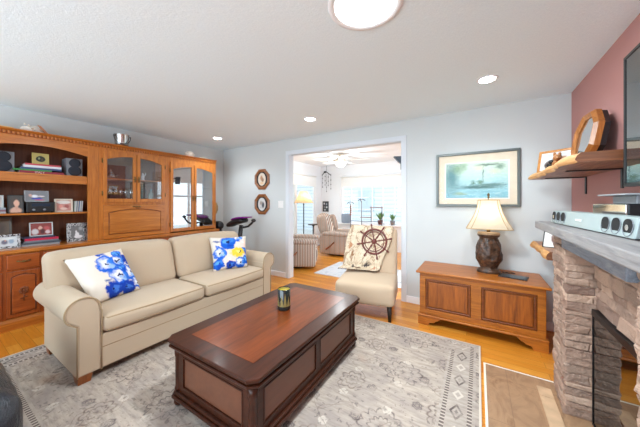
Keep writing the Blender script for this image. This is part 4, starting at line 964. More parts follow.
for i, (y0, y1, t, c, lb) in enumerate([(0.665, 0.965, 0.018, S(150, 152, 156), 'grey magazine at the bottom of the lower-shelf pile'), (0.66, 0.975, 0.022, S(70, 78, 88), 'dark slate book second in the lower-shelf pile'), (0.675, 0.955, 0.016, S(120, 130, 140), 'pale blue-grey magazine in the middle of the lower-shelf pile'),
                                      (0.69, 0.96, 0.026, S(190, 40, 74), 'crimson book high in the lower-shelf pile'), (0.67, 0.93, 0.016, S(50, 58, 84), 'navy book on top of the lower-shelf pile')]):
    book(y0, y1, -4.50, -4.30 - 0.008 * i, zz, t, c, lb, GM, 0.04 * (i % 3 - 1)); zz += t + 0.0004
photo_frame('white frame with a red toned photo standing on the magazine pile', 0.735, 0.928, zz, 0.160, -4.40, M_SILVER, photo_mat('red_photo', S(150, 60, 54), [(.2, .3, .2, .3, S(220, 210, 210), .4), (.45, .6, .12, .2, S(226, 180, 160), .4), (.75, .55, .2, .25, S(200, 90, 90), .5), (.55, .3, .15, .3, S(90, 30, 34), .5), (.8, .25, .15, .2, S(224, 200, 200), .5)]), 0.010)

# ------------------------------------------------------------------ things on top of the cabinets
sh_t = thing('conch_shell', 'large spiky white conch shell with brown opening on top of the shelf cabinet', 'shell', (-4.38, 0.78, ZT))
m = MB(Rz((-4.38, 0.775, ZT + 0.045), 10))
prof = [(0.004, -0.12), (0.025, -0.10), (0.04, -0.06), (0.05, -0.02), (0.048, 0.02), (0.034, 0.05), (0.02, 0.075), (0.008, 0.10), (0.001, 0.115)]
m.lathe(prof, (0, 0, 0), 20, 'y', mod=lambda t, h: 1 + 0.12 * math.cos(5 * t + h * 40))
for i in range(9):
    a = i * 0.7; h = -0.08 + i * 0.02; r = 0.045; m.tube([(r * math.sin(a), h, r * math.cos(a)), (1.5 * r * math.sin(a), h - 0.01, max(-0.04, 1.5 * r * math.cos(a)))], [0.014, 0.002], 6)
M_SHELL = plain('shell_white', S(238, 232, 222), 0.4, var=0.12, vscale=30)
m.build('shell_body', M_SHELL, sh_t)
MB(Rz((-4.34, 0.83, ZT + 0.05), 10)).prism([(-0.05, 0.055), (-0.02, 0.05), (0.055, -0.04), (0.06, -0.048), (0.01, -0.02)], 'x', -0.004, 0.012, 0.003).build('shell_lip', plain('shell_brown', S(190, 130, 96), 0.4), sh_t)
o = MB().round_box((-4.42, 0.30, ZT + .001), (-4.26, 0.60, ZT + 0.025), 0.01, 6).build('wooden_tray', plain('straw', S(232, 200, 130), 0.5)); tag(o, 'flat straw coloured tray on top of the shelf cabinet near the corner', 'tray')
bx, by = -4.36, 1.615
bk_ = thing('ice_bucket', 'stainless steel ice bucket with black handle on top of the middle cabinet', 'bucket', (bx, by, ZT))
MB().lathe([(0.055, 0.0005), (0.075, 0.01), (0.080, 0.05), (0.090, 0.175), (0.093, 0.18), (0.088, 0.178), (0.076, 0.05), (0.001, 0.02)], (bx, by, ZT), 32).build('bucket_body', M_STEEL, bk_)
m = MB(); m.tube([(bx + 0.02 + 0.095 * math.sin(t), by - 0.03 * math.sin(t) + 0.102 * math.cos(t), ZT + 0.155 - 0.125 * math.sin(t)) for t in [PI * i / 14 for i in range(15)]], 0.0045, 8)
for s in (-1, 1): m.ball((bx + 0.02, by + s * 0.098, ZT + 0.155), 0.010)
m.build('handle', M_BLACK, bk_)
o = MB().ball((-4.36, 2.63, ZT + 0.058), 0.062, 20, 14, (0.9, 1.25, 0.95), 0.5).build('white_coral', M_SHELL); tag(o, 'round lumpy white coral on top of the cabinet with tall glass doors', 'shell')
o = MB().ball((-4.34, 2.88, ZT + 0.022), 0.06, 18, 10, (0.9, 1.5, 0.36), 0.4).build('flat_shell', plain('flat_shell', S(226, 216, 198), 0.5)); tag(o, 'low flat pale shell at the far end on top of the cabinets', 'shell')

# things behind the glass
tp = thing('silver_teapot', 'silver lidded teapot on the inner shelf behind the glass door', 'teapot', (-4.40, 1.50, 1.665))
m = MB(); m.lathe([(0.03, 0.0005), (0.045, 0.01), (0.055, 0.04), (0.045, 0.075), (0.03, 0.085), (0.034, 0.09), (0.015, 0.11), (0.008, 0.118), (0.012, 0.13), (0.001, 0.138)], (-4.40, 1.50, 1.665), 24); m.build('pot', M_STEEL, tp)
MB().tube([(-4.40, 1.55, 1.70), (-4.40, 1.58, 1.72), (-4.40, 1.59, 1.75)], [0.012, 0.008, 0.006], 8).build('spout', M_STEEL, tp)
MB().tube([(-4.40, 1.45, 1.74), (-4.40, 1.425, 1.74), (-4.40, 1.42, 1.71), (-4.40, 1.45, 1.69)], 0.005, 6).build('handle', M_STEEL, tp)
M_CRYSTAL = clear_glass('crystal', 0.22, (0.93, 0.95, 0.96, 1))
g0 = None; i = 0
for x in (-4.34, -4.44):
    for q in range(6):
        y = 1.405 + q * 0.064 + (0.03 if x < -4.4 else 0)
        if y > 1.73: continue
        lb = 'stemmed glass, %s in the %s row behind the near glass door' % (['first', 'second', 'third', 'fourth', 'fifth', 'sixth'][q], 'front' if x > -4.4 else 'rear')
        if g0 is None:
            g0 = MB().lathe([(0.028, 0.0005), (0.027, 0.004), (0.005, 0.008), (0.004, 0.07), (0.012, 0.08), (0.027, 0.10), (0.030, 0.14), (0.026, 0.185), (0.0245, 0.184), (0.028, 0.14), (0.025, 0.102), (0.003, 0.085)], (x, y, 1.345), 20).build('wine_glass', M_CRYSTAL)
            tag(g0, lb, 'glass', 'stemmed glasses behind the near glass door')
        else:
            dup(g0, (x, y, 1.345), lb)
fg = MB(); fx, fy = -4.40, 1.905
fg.lathe([(0.03, 0.0005), (0.034, 0.01), (0.02, 0.03), (0.024, 0.06), (0.012, 0.09), (0.016, 0.105), (0.001, 0.125)], (fx, fy, 1.665), 16); fg.tube([(fx, fy + 0.012, 1.735), (fx, fy + 0.04, 1.77), (fx, fy + 0.03, 1.795)], [0.012, 0.007, 0.003], 8)
tag(fg.build('porcelain_figurine', plain('porcelain', S(220, 224, 230), 0.2)), 'white porcelain bird figurine on the inner shelf behind the farther small glass door', 'figurine')
for (y, c, h, lb) in ((1.83, S(40, 130, 120), 0.24, 'teal green bottle standing behind the farther small glass door'), (1.93, S(60, 50, 46), 0.27, 'dark brown bottle standing behind the farther small glass door'), (2.03, S(110, 150, 150), 0.2, 'pale grey-green bottle next to the dark one behind glass')):
    o = MB().lathe([(0.034, 0.0005), (0.036, 0.01), (0.036, h * 0.6), (0.013, h * 0.78), (0.013, h * .98), (0.015, h)], (-4.42, y, 1.345), 20).build('bottle', plain('bottle_glass', c, 0.15)); tag(o, lb, 'bottle', 'bottles behind the small glass door')
for (y, z, c, h, lb) in ((2.40, 1.25, S(220, 220, 224), 0.22, 'tall white vase behind the tall reflecting glass doors, middle shelf'), (2.78, 1.25, S(150, 170, 190), 0.16, 'blue-grey vase behind the tall reflecting glass doors, middle shelf'), (2.55, ZC, S(90, 130, 150), 0.25, 'blue vase standing low behind the tall reflecting glass doors')):
    o = MB().lathe([(0.03, 0.0005), (0.06, h * .3), (0.05, h * .6), (0.02, h * .85), (0.03, h)], (-4.43, y, z), 20).build('vase', plain('vase_glaze', c, 0.2)); tag(o, lb, 'vase', 'vases in the curio cabinet')

# ------------------------------------------------------------------ hearth and fireplace
k = NT('hearth_slate_tile'); oc = k.coord()
v1 = k.noise(k.mapping(oc, (3, 1.4, 1), rot=(0, 0, 0.5)), 2.2, 6, 0.65, 1.2)
c = k.ramp(v1, [(0.3, S(128, 94, 68)), (0.48, S(170, 134, 102)), (0.62, S(150, 116, 88)), (0.8, S(188, 156, 124))])
br = k.n('ShaderNodeTexBrick'); k.l(k.mapping(oc, loc=(0.24, 0.12, 0)), br.inputs['Vector']); br.inputs['Scale'].default_value = 1; br.inputs['Brick Width'].default_value = 0.46; br.inputs['Row Height'].default_value = 0.46; br.inputs['Mortar Size'].default_value = 0.003; br.offset = 0.0
k.base(k.mix(k.math('MULTIPLY', br.outputs['Fac'], 0.35), c, S(110, 88, 70))); k.set(Roughness=0.45); k.bump(v1, 0.25, 0.008)
HRX, HRY = 0.052, 2.512
hearth = MB().box((HRX, 0.6, 0.0002), (XR - 0.001, HRY, 0.004)).build('trim_2', k.m); struct(hearth)
m = MB(); m.box((HRX - 0.014, 0.6, 0.0002), (HRX, HRY + 0.012, 0.006)); m.box((HRX, HRY, 0.0002), (XR - 0.015, HRY + 0.012, 0.006)); struct(m.build('trim_3', plain('cream_edge', S(236, 230, 214), 0.5)))
m = MB()
yy = 1.0
while yy < 2.36:
    L = random.uniform(0.22, 0.34); m.box((0.36, yy, 0.0042), (0.438, min(yy + L, 2.40) - 0.004, 0.016), 0.003); yy += L
tag(m.build('hearth_border', plain('tan_border_stone', S(200, 166, 132), 0.6, var=0.15, vscale=12)), 'narrow border of tan stone tiles on the hearth along the stone column', 'tile border')

k = NT('stacked_ledgestone'); oc = k.coord()
gi = k.n('ShaderNodeNewGeometry'); rnd = gi.outputs['Random Per Island']
n1 = k.noise(oc, 14, 5, 0.7); n2 = k.noise(oc, 55, 4, 0.7)
c = k.ramp(rnd, [(0.0, S(152, 122, 106)), (0.35, S(184, 152, 132)), (0.6, S(164, 138, 122)), (0.85, S(202, 170, 148)), (1.0, S(140, 112, 98))])
c = k.mix(k.ramp(n1, [(0.5, (0,) * 3), (0.72, (0.5,) * 3)]), c, S(118, 94, 84))
c = k.mix(k.ramp(n1, [(0.28, (0.4,) * 3), (0.42, (0,) * 3)]), c, S(216, 198, 182))
k.base(c); k.set(Roughness=0.85); k.bump(k.math('ADD', n1, k.math('MULTIPLY', n2, 0.8)), 0.9, 0.02); M_STONE = k.m
fp = thing('fireplace', 'stacked stone fireplace with two columns, black glass door and grey timber mantel', 'fireplace', (0.62, 1.75, 0))
def stones(m, u0, u1, z0, z1, put, ratio=(0.10, 0.26), hs=(0.035, 0.062), j=0.024):
    z = z0
    while z < z1 - 0.012:
        h = min(random.uniform(*hs), z1 - z)
        if z1 - z - h < 0.02: h = z1 - z
        u = u0
        while u < u1 - 0.01:
            L = min(random.uniform(*ratio), u1 - u)
            if u1 - u - L < 0.05: L = u1 - u
            put(m, u, u + L - 0.002, z, z + h - 0.0035, random.uniform(0, j)); u += L
        z += h
def rough(t, amt):
    for v in t.verts:
        v.co += Vector((noise.noise(v.co * 31), noise.noise(v.co * 29 + Vector((5, 1, 2))), noise.noise(v.co * 37 + Vector((9, 4, 7))))) * amt
def sbx(m, a, b):
    t = bmesh.new(); x0, y0, z0 = (min(p, q) for p, q in zip(a, b)); x1, y1, z1 = (max(p, q) for p, q in zip(a, b))
    vs = [t.verts.new(p) for p in ((x0, y0, z0), (x1, y0, z0), (x1, y1, z0), (x0, y1, z0), (x0, y0, z1), (x1, y0, z1), (x1, y1, z1), (x0, y1, z1))]
    for f in ((3, 2, 1, 0), (4, 5, 6, 7), (0, 1, 5, 4), (1, 2, 6, 5), (2, 3, 7, 6), (3, 0, 4, 7)): t.faces.new([vs[i] for i in f])
    bmesh.ops.subdivide_edges(t, edges=[e for e in t.edges if e.calc_length() > 0.05], cuts=2, use_grid_fill=True)
    bmesh.ops.bevel(t, geom=[e for e in t.edges if len(e.link_faces) == 2 and e.calc_face_angle() > 0.5], offset=0.005, segments=1, affect='EDGES')
    rough(t, 0.010); m.merge(t)
PX, FXX = 0.462, 0.592                       # front of the columns, front of the recessed stone
MZ0, MZ1 = 1.142, 1.195                      # mantel slab
def column(y0, y1, seed, far=False):
    random.seed(seed); m = MB()
    # the slab of stone blocks wraps the corner: every course is a set of blocks across the face plus the return
    def put(mm, u, v, za, zb, j): sbx(mm, (PX + 0.012 - j, u, za), (XR - 0.02, v, zb))
    stones(m, y0 + 0.012, y1 - 0.012, 0.0045, MZ0 - 0.001, put, (0.09, 0.22), (0.032, 0.058), 0.015)
    # side faces
    for (ys, d) in ((y0, 1), (y1, -1)):
        def put2(mm, u, v, za, zb, j): sbx(mm, (u, ys + d * (0.010 - j * .8), za), (v, ys + d * 0.06, zb))
        stones(m, PX + 0.004, XR - 0.02, 0.0045, MZ0 - 0.001, put2, (0.10, 0.26), (0.032, 0.058), 0.011)
    return m.build('stone_column', M_STONE, fp, fix=False)
column(2.175, 2.475, 11); column(1.03, 1.335, 12)
random.seed(5); m = MB()
OPZ = 0.70
def putr(mm, u, v, za, zb, j): sbx(mm, (FXX + 0.012 - j, u, za), (XR - 0.02, v, zb))
stones(m, 1.34, 2.17, OPZ, MZ0 - 0.001, putr, (0.12, 0.30), (0.045, 0.085), 0.014)
m.build('stone_face', M_STONE, fp, fix=False)
# fire door: black frame and dark reflecting glass
m = MB(); m.box((FXX - 0.012, 1.345, OPZ - 0.04), (FXX + 0.03, 2.168, OPZ - 0.002), 0.003); m.box((FXX - 0.010, 2.154, 0.0045), (FXX + 0.03, 2.168, OPZ - 0.041), 0.002); m.box((FXX - 0.010, 1.345, 0.0045), (FXX + 0.03, 1.36, OPZ - 0.041), 0.002); m.box((FXX - 0.010, 1.3605, 0.0045), (FXX + 0.03, 2.1535, 0.020), 0.002)
fd = m.build('door_frame', plain('black_metal', S(26, 26, 28), 0.35, 0.5), fp)
k = NT('dark_fire_glass'); k.base(S(10, 10, 11)); k.set(Roughness=0.015, IOR=2.6); M_DGLASS = k.m
MB().box((FXX - 0.006, 1.361, 0.0205), (FXX + 0.01, 2.1535, OPZ - 0.0405)).build('glass_door', M_DGLASS, fd)
MB().box((FXX + 0.08, 1.36, 0.0045), (XR - 0.002, 2.15, OPZ - 0.003)).build('firebox', M_BLACK, fp)
# mantel: slab on a weathered beam
k = NT('weathered_grey_timber'); v = k.mapping(k.coord(), (14, 1.2, 14)); n1 = k.noise(v, 2.2, 6, 0.65, 0.9)
k.base(k.ramp(n1, [(0.3, S(108, 106, 108)), (0.5, S(134, 131, 131)), (0.7, S(156, 151, 147))])); k.set(Roughness=0.5); k.bump(n1, 0.35, 0.008); M_GTIM = k.m
def yaw_x(y): return 0.0
mt = MB().box((0.375, 0.55, MZ0), (XR - 0.002, 2.56, MZ1), 0.006).build('mantel_slab', M_GTIM, fp)
k = NT('bluish_grey_timber'); v = k.mapping(k.coord(), (16, 1.6, 16)); n1 = k.noise(v, 2.4, 6, 0.65, 1.2)
k.base(k.ramp(n1, [(0.3, S(92, 99, 110)), (0.5, S(118, 126, 138)), (0.7, S(142, 149, 158))])); k.set(Roughness=0.45); k.bump(n1, 0.5, 0.012)
MB().box((0.445, 1.34, 1.055), (XR - 0.03, 2.165, MZ0 - 0.0008), 0.005).build('mantel_beam', k.m, fp)

# sound bar on the mantel
bl = Vector((0.432, 2.36)); brr = Vector((0.495, 1.425)); dirv = (brr - bl); L = dirv.length; ang = math.degrees(math.atan2(dirv.y, dirv.x))
T = Rz((bl.x, bl.y, MZ1 + .0006), ang)        # local x along the bar towards the near end, -y local = front? resolved below
sb = thing('soundbar', 'long silver soundbar with three round black drivers at each end on the mantel', 'soundbar', (0.46, 1.9, MZ1))
# local +x runs along the bar; the front (towards the room, world -x) is local -y
BH = 0.086
MB(T).prism([(0.0, 0.006), (0.085, 0.006), (0.085, BH), (0.012, BH)], 'x', 0, L, 0.004).build('housing', plain('pale_silver_housing', S(160, 174, 174), 0.4, 0.25), sb)
MB(T).box((0.02, 0.01, 0), (L - 0.02, 0.075, 0.006)).build('foot', M_BLACK, sb)
def bar_disc(mb, u, v, r, y0, y1, seg=26):
    sl = 0.012 / (BH - 0.006); yy = sl * (v - 0.006)
    mb.faces([(u + r * math.cos(2 * PI * i / seg), yy + y1, v + r * 1.0 * math.sin(2 * PI * i / seg)) for i in range(seg)] + [(u + r * math.cos(2 * PI * i / seg), yy + y0, v + r * math.sin(2 * PI * i / seg)) for i in range(seg)],
             [tuple(range(seg))] + [(i, (i + 1) % seg, seg + (i + 1) % seg, seg + i) for i in range(seg)])
for u in (0.05, 0.13, 0.21, L - 0.05, L - 0.135, L - 0.22):
    m = MB(T); bar_disc(m, u, BH * .52, 0.034, 0.002, -0.003); d = m.build('driver', plain('black_cone', S(12, 13, 15), 0.7), sb)
    m = MB(T); pts = [(u + 0.034 * math.cos(2 * PI * i / 24), 0.002 - 0.004, BH * .52 + 0.034 * math.sin(2 * PI * i / 24)) for i in range(24)]
    m.tube([(p[0], p[1] + 0.14 * (p[2] - 0.006), p[2]) for p in pts], 0.0015, 6, closed=True); m.build('driver_ring', M_GREYP, d)
    if u in (0.05, L - 0.05):
        m = MB(T); bar_disc(m, u, BH * .52, 0.012, 0.0, -0.006, 16); m.build('tweeter', M_STEEL, d)
m = MB(T); m.box((L * .42, 0.003, BH * .46), (L * .50, 0.008, BH * .58)); m.build('badge', M_WHITEP, sb)

# receiver and small box behind the bar
rc = thing('receiver', 'black set-top receiver with mirrored silver front standing behind the soundbar', 'receiver', (0.68, 2.0, MZ1))
MB().box((0.606, 1.80, MZ1 + 0.006), (0.775, 2.215, MZ1 + 0.135), 0.004).build('case', M_BLACK, rc)
MB().box((0.598, 1.803, MZ1 + 0.008), (0.6055, 2.212, MZ1 + 0.133), 0.002).build('front_panel', plain('mirror_silver', S(216, 214, 208), 0.08, 0.95), rc)
m = MB(); [m.box((0.62 + dx, yq, MZ1 + .0006), (0.65 + dx, yq + 0.03, MZ1 + 0.006)) for dx in (0, 0.11) for yq in (1.83, 2.16)]; m.build('foot', M_BLACK, rc)
rt_ = thing('grey_box', 'small grey box lying on top of the receiver below the television', 'box', (0.70, 1.93, MZ1 + 0.1352))
MB().box((0.635, 1.81, MZ1 + 0.1356), (0.77, 2.06, MZ1 + 0.178), 0.004).build('case', M_GREYP, rt_)
MB().box((0.595, 1.80, MZ1 + 0.1784), (0.78, 2.13, MZ1 + 0.187), 0.003).build('lid', plain('light_grey_slab', S(164, 168, 172), 0.35), rt_)

# television
tvx, tv1, tv0, tz0, tz1 = 0.622, 1.868, 0.74, 1.415, 2.052
tv = thing('television', 'large wall-mounted black television above the mantel reflecting the room', 'television', (tvx, (tv0 + tv1) / 2, tz0))
m = MB(); frame4q = [((tv0, tz0), (tv1, tz0 + 0.016)), ((tv0, tz1 - 0.014), (tv1, tz1)), ((tv0, tz0 + 0.0163), (tv0 + 0.014, tz1 - 0.0143)), ((tv1 - 0.014, tz0 + 0.0163), (tv1, tz1 - 0.0143))]
for (p, q) in frame4q: m.box((tvx - 0.010, p[0], p[1]), (tvx + 0.028, q[0], q[1]), 0.002)
m.build('bezel', plain('tv_black', S(10, 10, 11), 0.5), tv)
k = NT('tv_screen'); k.base(S(12, 13, 16)); k.set(Roughness=0.02, IOR=3.6)
MB().box((tvx - 0.006, tv0 + 0.0145, tz0 + 0.0165), (tvx + 0.01, tv1 - 0.0145, tz1 - 0.0145)).build('screen', k.m, tv)
MB().box((tvx + 0.0285, tv0 + 0.03, tz0 + 0.03), (tvx + 0.06, tv1 - 0.03, tz1 - 0.03), 0.01).build('back_shell', M_BLACK, tv)
MB().box((tvx + 0.0605, 1.20, 1.60), (XR - 0.001, 1.42, 1.88)).build('wall_mount', M_BLACK, tv)

# upper live-edge shelf
k = NT('live_edge_slab'); v = k.mapping(k.coord(), (12, 1.3, 12)); n1 = k.noise(v, 2.0, 6, 0.6, 1.3)
k.base(k.ramp(n1, [(0.3, S(112, 66, 38)), (0.5, S(150, 94, 56)), (0.7, S(186, 130, 84))])); k.set(Roughness=0.4); M_SLAB = k.m
k = NT('live_edge_bark'); n1 = k.noise(k.mapping(k.coord(), (8, 2, 20)), 3.0, 5, 0.6)
k.base(k.ramp(n1, [(0.3, S(176, 118, 66)), (0.7, S(222, 172, 112))])); k.set(Roughness=0.55); M_EDGE = k.m
k = NT('end_grain_walnut'); n1 = k.noise(k.mapping(k.coord(), (2, 10, 24)), 3.0, 5, 0.6)
k.base(k.ramp(n1, [(0.3, S(92, 54, 34)), (0.7, S(136, 84, 54))])); k.set(Roughness=0.4); M_END = k.m
def slab(name, label, y0, y1, xf, z0, z1, amp, seed, slant=0.05, brackets=()):
    t = thing(name, label, 'shelf', ((xf + XR) / 2, (y0 + y1) / 2, z0))
    n = 26; top = []; bot = []
    for i in range(n + 1):
        y = y0 + (y1 - y0) * i / n; w_ = amp * noise.noise(Vector((y * 5, seed, 0))) + amp * .4 * noise.noise(Vector((y * 17, seed, 3)))
        top.append((xf + w_ + slant, y)); bot.append((xf + w_ * 1.3, y))
    m = MB(); vs = []; 
    for i in range(n + 1):
        (xt, y), (xb, _) = top[i], bot[i]; vs += [(XR - 0.001, y, z0), (xb + 0.012, y, z0), (xt, y, z1), (XR - 0.001, y, z1)]
    fs = []
    for i in range(n):
        o = i * 4; fs += [(o, o + 4, o + 5, o + 1), (o + 2, o + 6, o + 7, o + 3), (o + 3, o + 7, o + 4, o)]
    fs += [(n * 4 + 0, n * 4 + 3, n * 4 + 2, n * 4 + 1)]
    m.faces(vs, fs); m.build('slab', M_SLAB, t, fix=False)
    m = MB(); vs = []
    for i in range(n + 1):
        (xt, y), (xb, _) = top[i], bot[i]
        vs += [(xb + 0.012, y, z0), (xb, y, z0 + (z1 - z0) * .3), ((xb + xt) / 2 - 0.004, y, z0 + (z1 - z0) * .7), (xt, y, z1)]
    fs = [(i * 4 + j, i * 4 + j + 1, i * 4 + 5 + j, i * 4 + 4 + j) for i in range(n) for j in range(3)]
    m.faces(vs, fs, None, True); m.build('live_edge', M_EDGE, t, fix=False)
    (xt, y), (xb, _) = top[0], bot[0]
    MB().faces([(XR - .001, y, z0), (XR - .001, y, z1), (xt, y, z1), ((xb + xt) / 2 - .004, y, z0 + (z1 - z0) * .7), (xb, y, z0 + (z1 - z0) * .3), (xb + 0.012, y, z0)], [(0, 1, 2, 3, 4, 5)]).build('end_face', M_END, t)
    for (yb, dn) in brackets:
        m = MB(); m.box((xf + 0.09, yb - 0.014, z0 - 0.008), (XR - 0.001, yb + 0.014, z0 - .0004)); m.box((XR - 0.009, yb - 0.014, z0 - dn), (XR - 0.001, yb + 0.014, z0 - 0.0085))
        m.build('bracket', plain('black_bracket', S(24, 24, 26), 0.4), t)
    return t
UZ0, UZ1 = 1.560, 1.614
slab('live_edge_shelf', 'live-edge wooden wall shelf on black brackets beside the television', 1.95, 3.27, 0.435, UZ0, UZ1, 0.035, 3.3, 0.03, ((2.44, 0.13), (3.10, 0.15)))
slab('live_edge_shelf', 'lower rough live-edge wooden wall shelf beyond the stone column, under the mantel end', 2.60, 3.26, 0.445, 0.89, 0.955, 0.018, 8.1, 0.025, ())

# frame, ornament and octagonal mirror on the upper shelf
def free_frame(label, loc, rot, wd_, hgt, mat, pm, wd, lean, name='photo_frame', cat='photo frame', dp=0.016, ex=0.3):
    t = thing(name, label, cat, loc)
    T = Rz(loc, rot) @ Matrix.Rotation(-lean, 4, 'X'); h = wd_ / 2
    m = MB(T); m.box((-h, 0, 0), (h, dp, wd), 0.002); m.box((-h, 0, hgt - wd), (h, dp, hgt), 0.002); m.box((-h, 0, wd + .0002), (-h + wd, dp, hgt - wd - .0002), 0.002); m.box((h - wd, 0, wd + .0002), (h, dp, hgt - wd - .0002), 0.002)
    m.build('frame', mat, t)
    MB(T).box((-h + wd, dp * .4, wd), (h - wd, dp - .001, hgt - wd)).build('backing', M_BLACK, t)
    MB(T).sheet(lambda u, v: (-h + wd + (wd_ - 2 * wd) * u, dp * .38, wd + (hgt - 2 * wd) * v), 1, 1).build('photo', pm, t)
    a = hgt * ex
    MB(T).prism([(dp, hgt * .6), (dp, hgt * .56), (dp + a, 0.004 + a * math.tan(lean)), (dp + a + .005, 0.004 + a * math.tan(lean))], 'x', -0.015, 0.015).build('easel', M_BLACK, t)
    return t
M_GOLDW = wood('honey_frame_wood', S(206, 146, 76), S(160, 98, 44), 'x', 2)
free_frame('honey wood photo frame with a snowy photo at the far end of the upper shelf', (0.585, 3.12, UZ1 + .0012), -38, 0.27, 0.215, M_GOLDW,
           photo_mat('snow_photo', S(214, 218, 222), [(.3, .3, .2, .3, S(90, 70, 60), .4), (.55, .45, .15, .3, S(60, 60, 70), .4), (.75, .6, .2, .2, S(160, 120, 90), .5), (.5, .85, .5, .12, S(190, 200, 210), .5)]), 0.022, 0.22)
dw = thing('carved_ornament', 'small carved brown and black wooden animal ornament in front of the snowy photo', 'ornament', (0.60, 2.66, UZ1))
def blob(name, items, mat):
    m = MB()
    for (x, y, z, r, sc) in items: m.ball((x, y, z), r, 12, 8, sc, 0.25)
    m.build(name, mat, dw)
M_CARV = plain('carved_brown', S(166, 112, 66), 0.5, var=.25, vscale=40)
blob('body', [(0.60, 2.68, UZ1 + 0.035, 0.036, (1, 1.5, .95)), (0.585, 2.62, UZ1 + 0.075, 0.026, (1, 1.2, 1)), (0.60, 2.73, UZ1 + .03, .028, (1, 1, 1))], M_CARV)
blob('ear', [(0.57, 2.62, UZ1 + 0.10, 0.010, (1, 1, 1.6)), (0.60, 2.62, UZ1 + 0.10, 0.010, (1, 1, 1.6)), (0.58, 2.585, UZ1 + .066, .012, (1, 1.2, .8))], M_CARV)
blob('dark_patch', [(0.57, 2.76, UZ1 + 0.03, 0.028, (1, 1.2, 1)), (0.565, 2.70, UZ1 + .05, .02, (1, 1.3, 1)), (0.60, 2.80, UZ1 + 0.02, 0.02, (1, 1.2, 1))], M_BLACK)
dw.location += Vector((-0.06, 0.05, 0.0))
om = thing('octagon_mirror', 'octagonal wooden framed mirror leaning against the red wall on the upper shelf', 'mirror', (0.70, 2.72, UZ1))
T = Rz((0.65, 2.63, UZ1 + .0012), -86) @ Matrix.Rotation(-0.17, 4, 'X')
R_ = 0.205
oct_ = [(0.185 * math.cos(math.radians(22.5 + 45 * i)), 0.195 + 0.210 * math.sin(math.radians(22.5 + 45 * i))) for i in range(8)]
m = MB(T); vs = []; fs = []
for i, (x, z) in enumerate(oct_):
    cx_, cz_ = 0, 0.195
    for (s, y) in ((1.0, 0.018), (0.99, -0.012), (0.9, -0.034), (0.8, -0.022), (0.74, -0.018), (0.72, 0.03)): vs.append((cx_ + (x - cx_) * s, y + 0.0, cz_ + (z - cz_) * s))
for i in range(8):
    o, p = i * 6, ((i + 1) % 8) * 6
    for j in range(6): fs.append((o + j, o + (j + 1) % 6, p + (j + 1) % 6, p + j))
m.faces(vs, fs); m.build('frame', wood('oak_mirror_frame', S(184, 118, 56), S(120, 68, 26), 'z', 2), om)
MB(T).prism([(x * .73, 0.195 + (z - 0.195) * .73) for (x, z) in oct_], 'y', -0.012, -0.004).build('mirror_glass', plain('silvered_glass', S(220, 222, 224), 0.02, 1.0), om)
MB(T).prism([(x * .96, 0.195 + (z - 0.195) * .96) for (x, z) in oct_], 'y', 0.0185, 0.05).build('backing', M_BLACK, om)
# photo on the lower shelf
free_frame('small white matted photo of a cat in a dark frame on the lower live-edge shelf', (0.535, 2.83, 0.9562), -30, 0.16, 0.165, M_BLACK,
           photo_mat('cat_photo', S(230, 228, 224), [(.55, .5, .28, .36, S(120, 84, 74), .3), (.5, .65, .14, .14, S(196, 176, 160), .4), (.6, .35, .14, .14, S(80, 56, 52), .4)]), 0.006, 0.3)

# ------------------------------------------------------------------ slipper chair and throw
CM = Rz((-1.17, 3.02, 0), 12)                # local: +y towards the back, -y front
sc_ = thing('slipper_chair', 'beige armless slipper chair with dark tapered legs in the wide opening', 'chair', (-1.17, 3.02, 0))
W2 = 0.34
MB(CM).round_box((-W2, -0.32, 0.175), (W2, 0.33, 0.415), 0.05, 14, (0.012, 0.012, 0.03)).build('seat', M_SLIP, sc_)
tb = math.radians(13)
def bk_fn(q):
    q = Vector((q.x * (1 - 0.10 * max(0, (q.z - 0.4) / 0.6)) + 0.03 * max(0, (q.z - 0.4) / 0.6), q.y, q.z)); dy, dz = q.y - 0.24, q.z - 0.38
    return (q.x, 0.24 + dy * math.cos(tb) + dz * math.sin(tb), 0.38 - dy * math.sin(tb) + dz * math.cos(tb))
MB(CM).round_box((-W2 + .004, 0.20, 0.30), (W2 - .004, 0.335, 1.0), 0.055, 14, (0.0, 0.02, 0.012), bk_fn).build('backrest', M_SLIP, sc_)
for (x, y) in ((-0.28, -0.25), (0.28, -0.25), (-0.28, 0.28), (0.28, 0.28)):
    MB(CM).tube([(x * 1.02, y * 1.02, RH + .0005 if (x < 0 and y < 0) else 0.0), (x, y, 0.2)], [0.022, 0.040], 4).build('leg', M_DKWOOD, sc_)
# throw: path over the top of the back, down its front and onto the seat
path = []
for i in range(8): path.append((0.353, 0.70 + 0.26 * i / 7))
for i in range(1, 8): a = PI * i / 8; path.append((0.2675 + 0.0855 * math.cos(a), 0.96 + 0.055 * math.sin(a)))
for i in range(18): path.append((0.183 - (0.02 if 2 < i < 16 else 0.008), 0.96 - 0.49 * i / 17))
path = [tuple(bk_fn(Vector((0, p[0], p[1])))[1:]) for p in path]
y_, z_ = path[-1]; path += [(y_ - 0.03, 0.464), (y_ - 0.08, 0.461), (y_ - 0.14, 0.460)]
cum = [0]
for p, q in zip(path, path[1:]): cum.append(cum[-1] + math.dist(p, q))
def along(v):
    s = v * cum[-1]
    for i in range(len(path) - 1):
        if s <= cum[i + 1] + 1e-9:
            f = (s - cum[i]) / max(1e-9, cum[i + 1] - cum[i]); return path[i][0] + (path[i + 1][0] - path[i][0]) * f, path[i][1] + (path[i + 1][1] - path[i][1]) * f
    return path[-1]
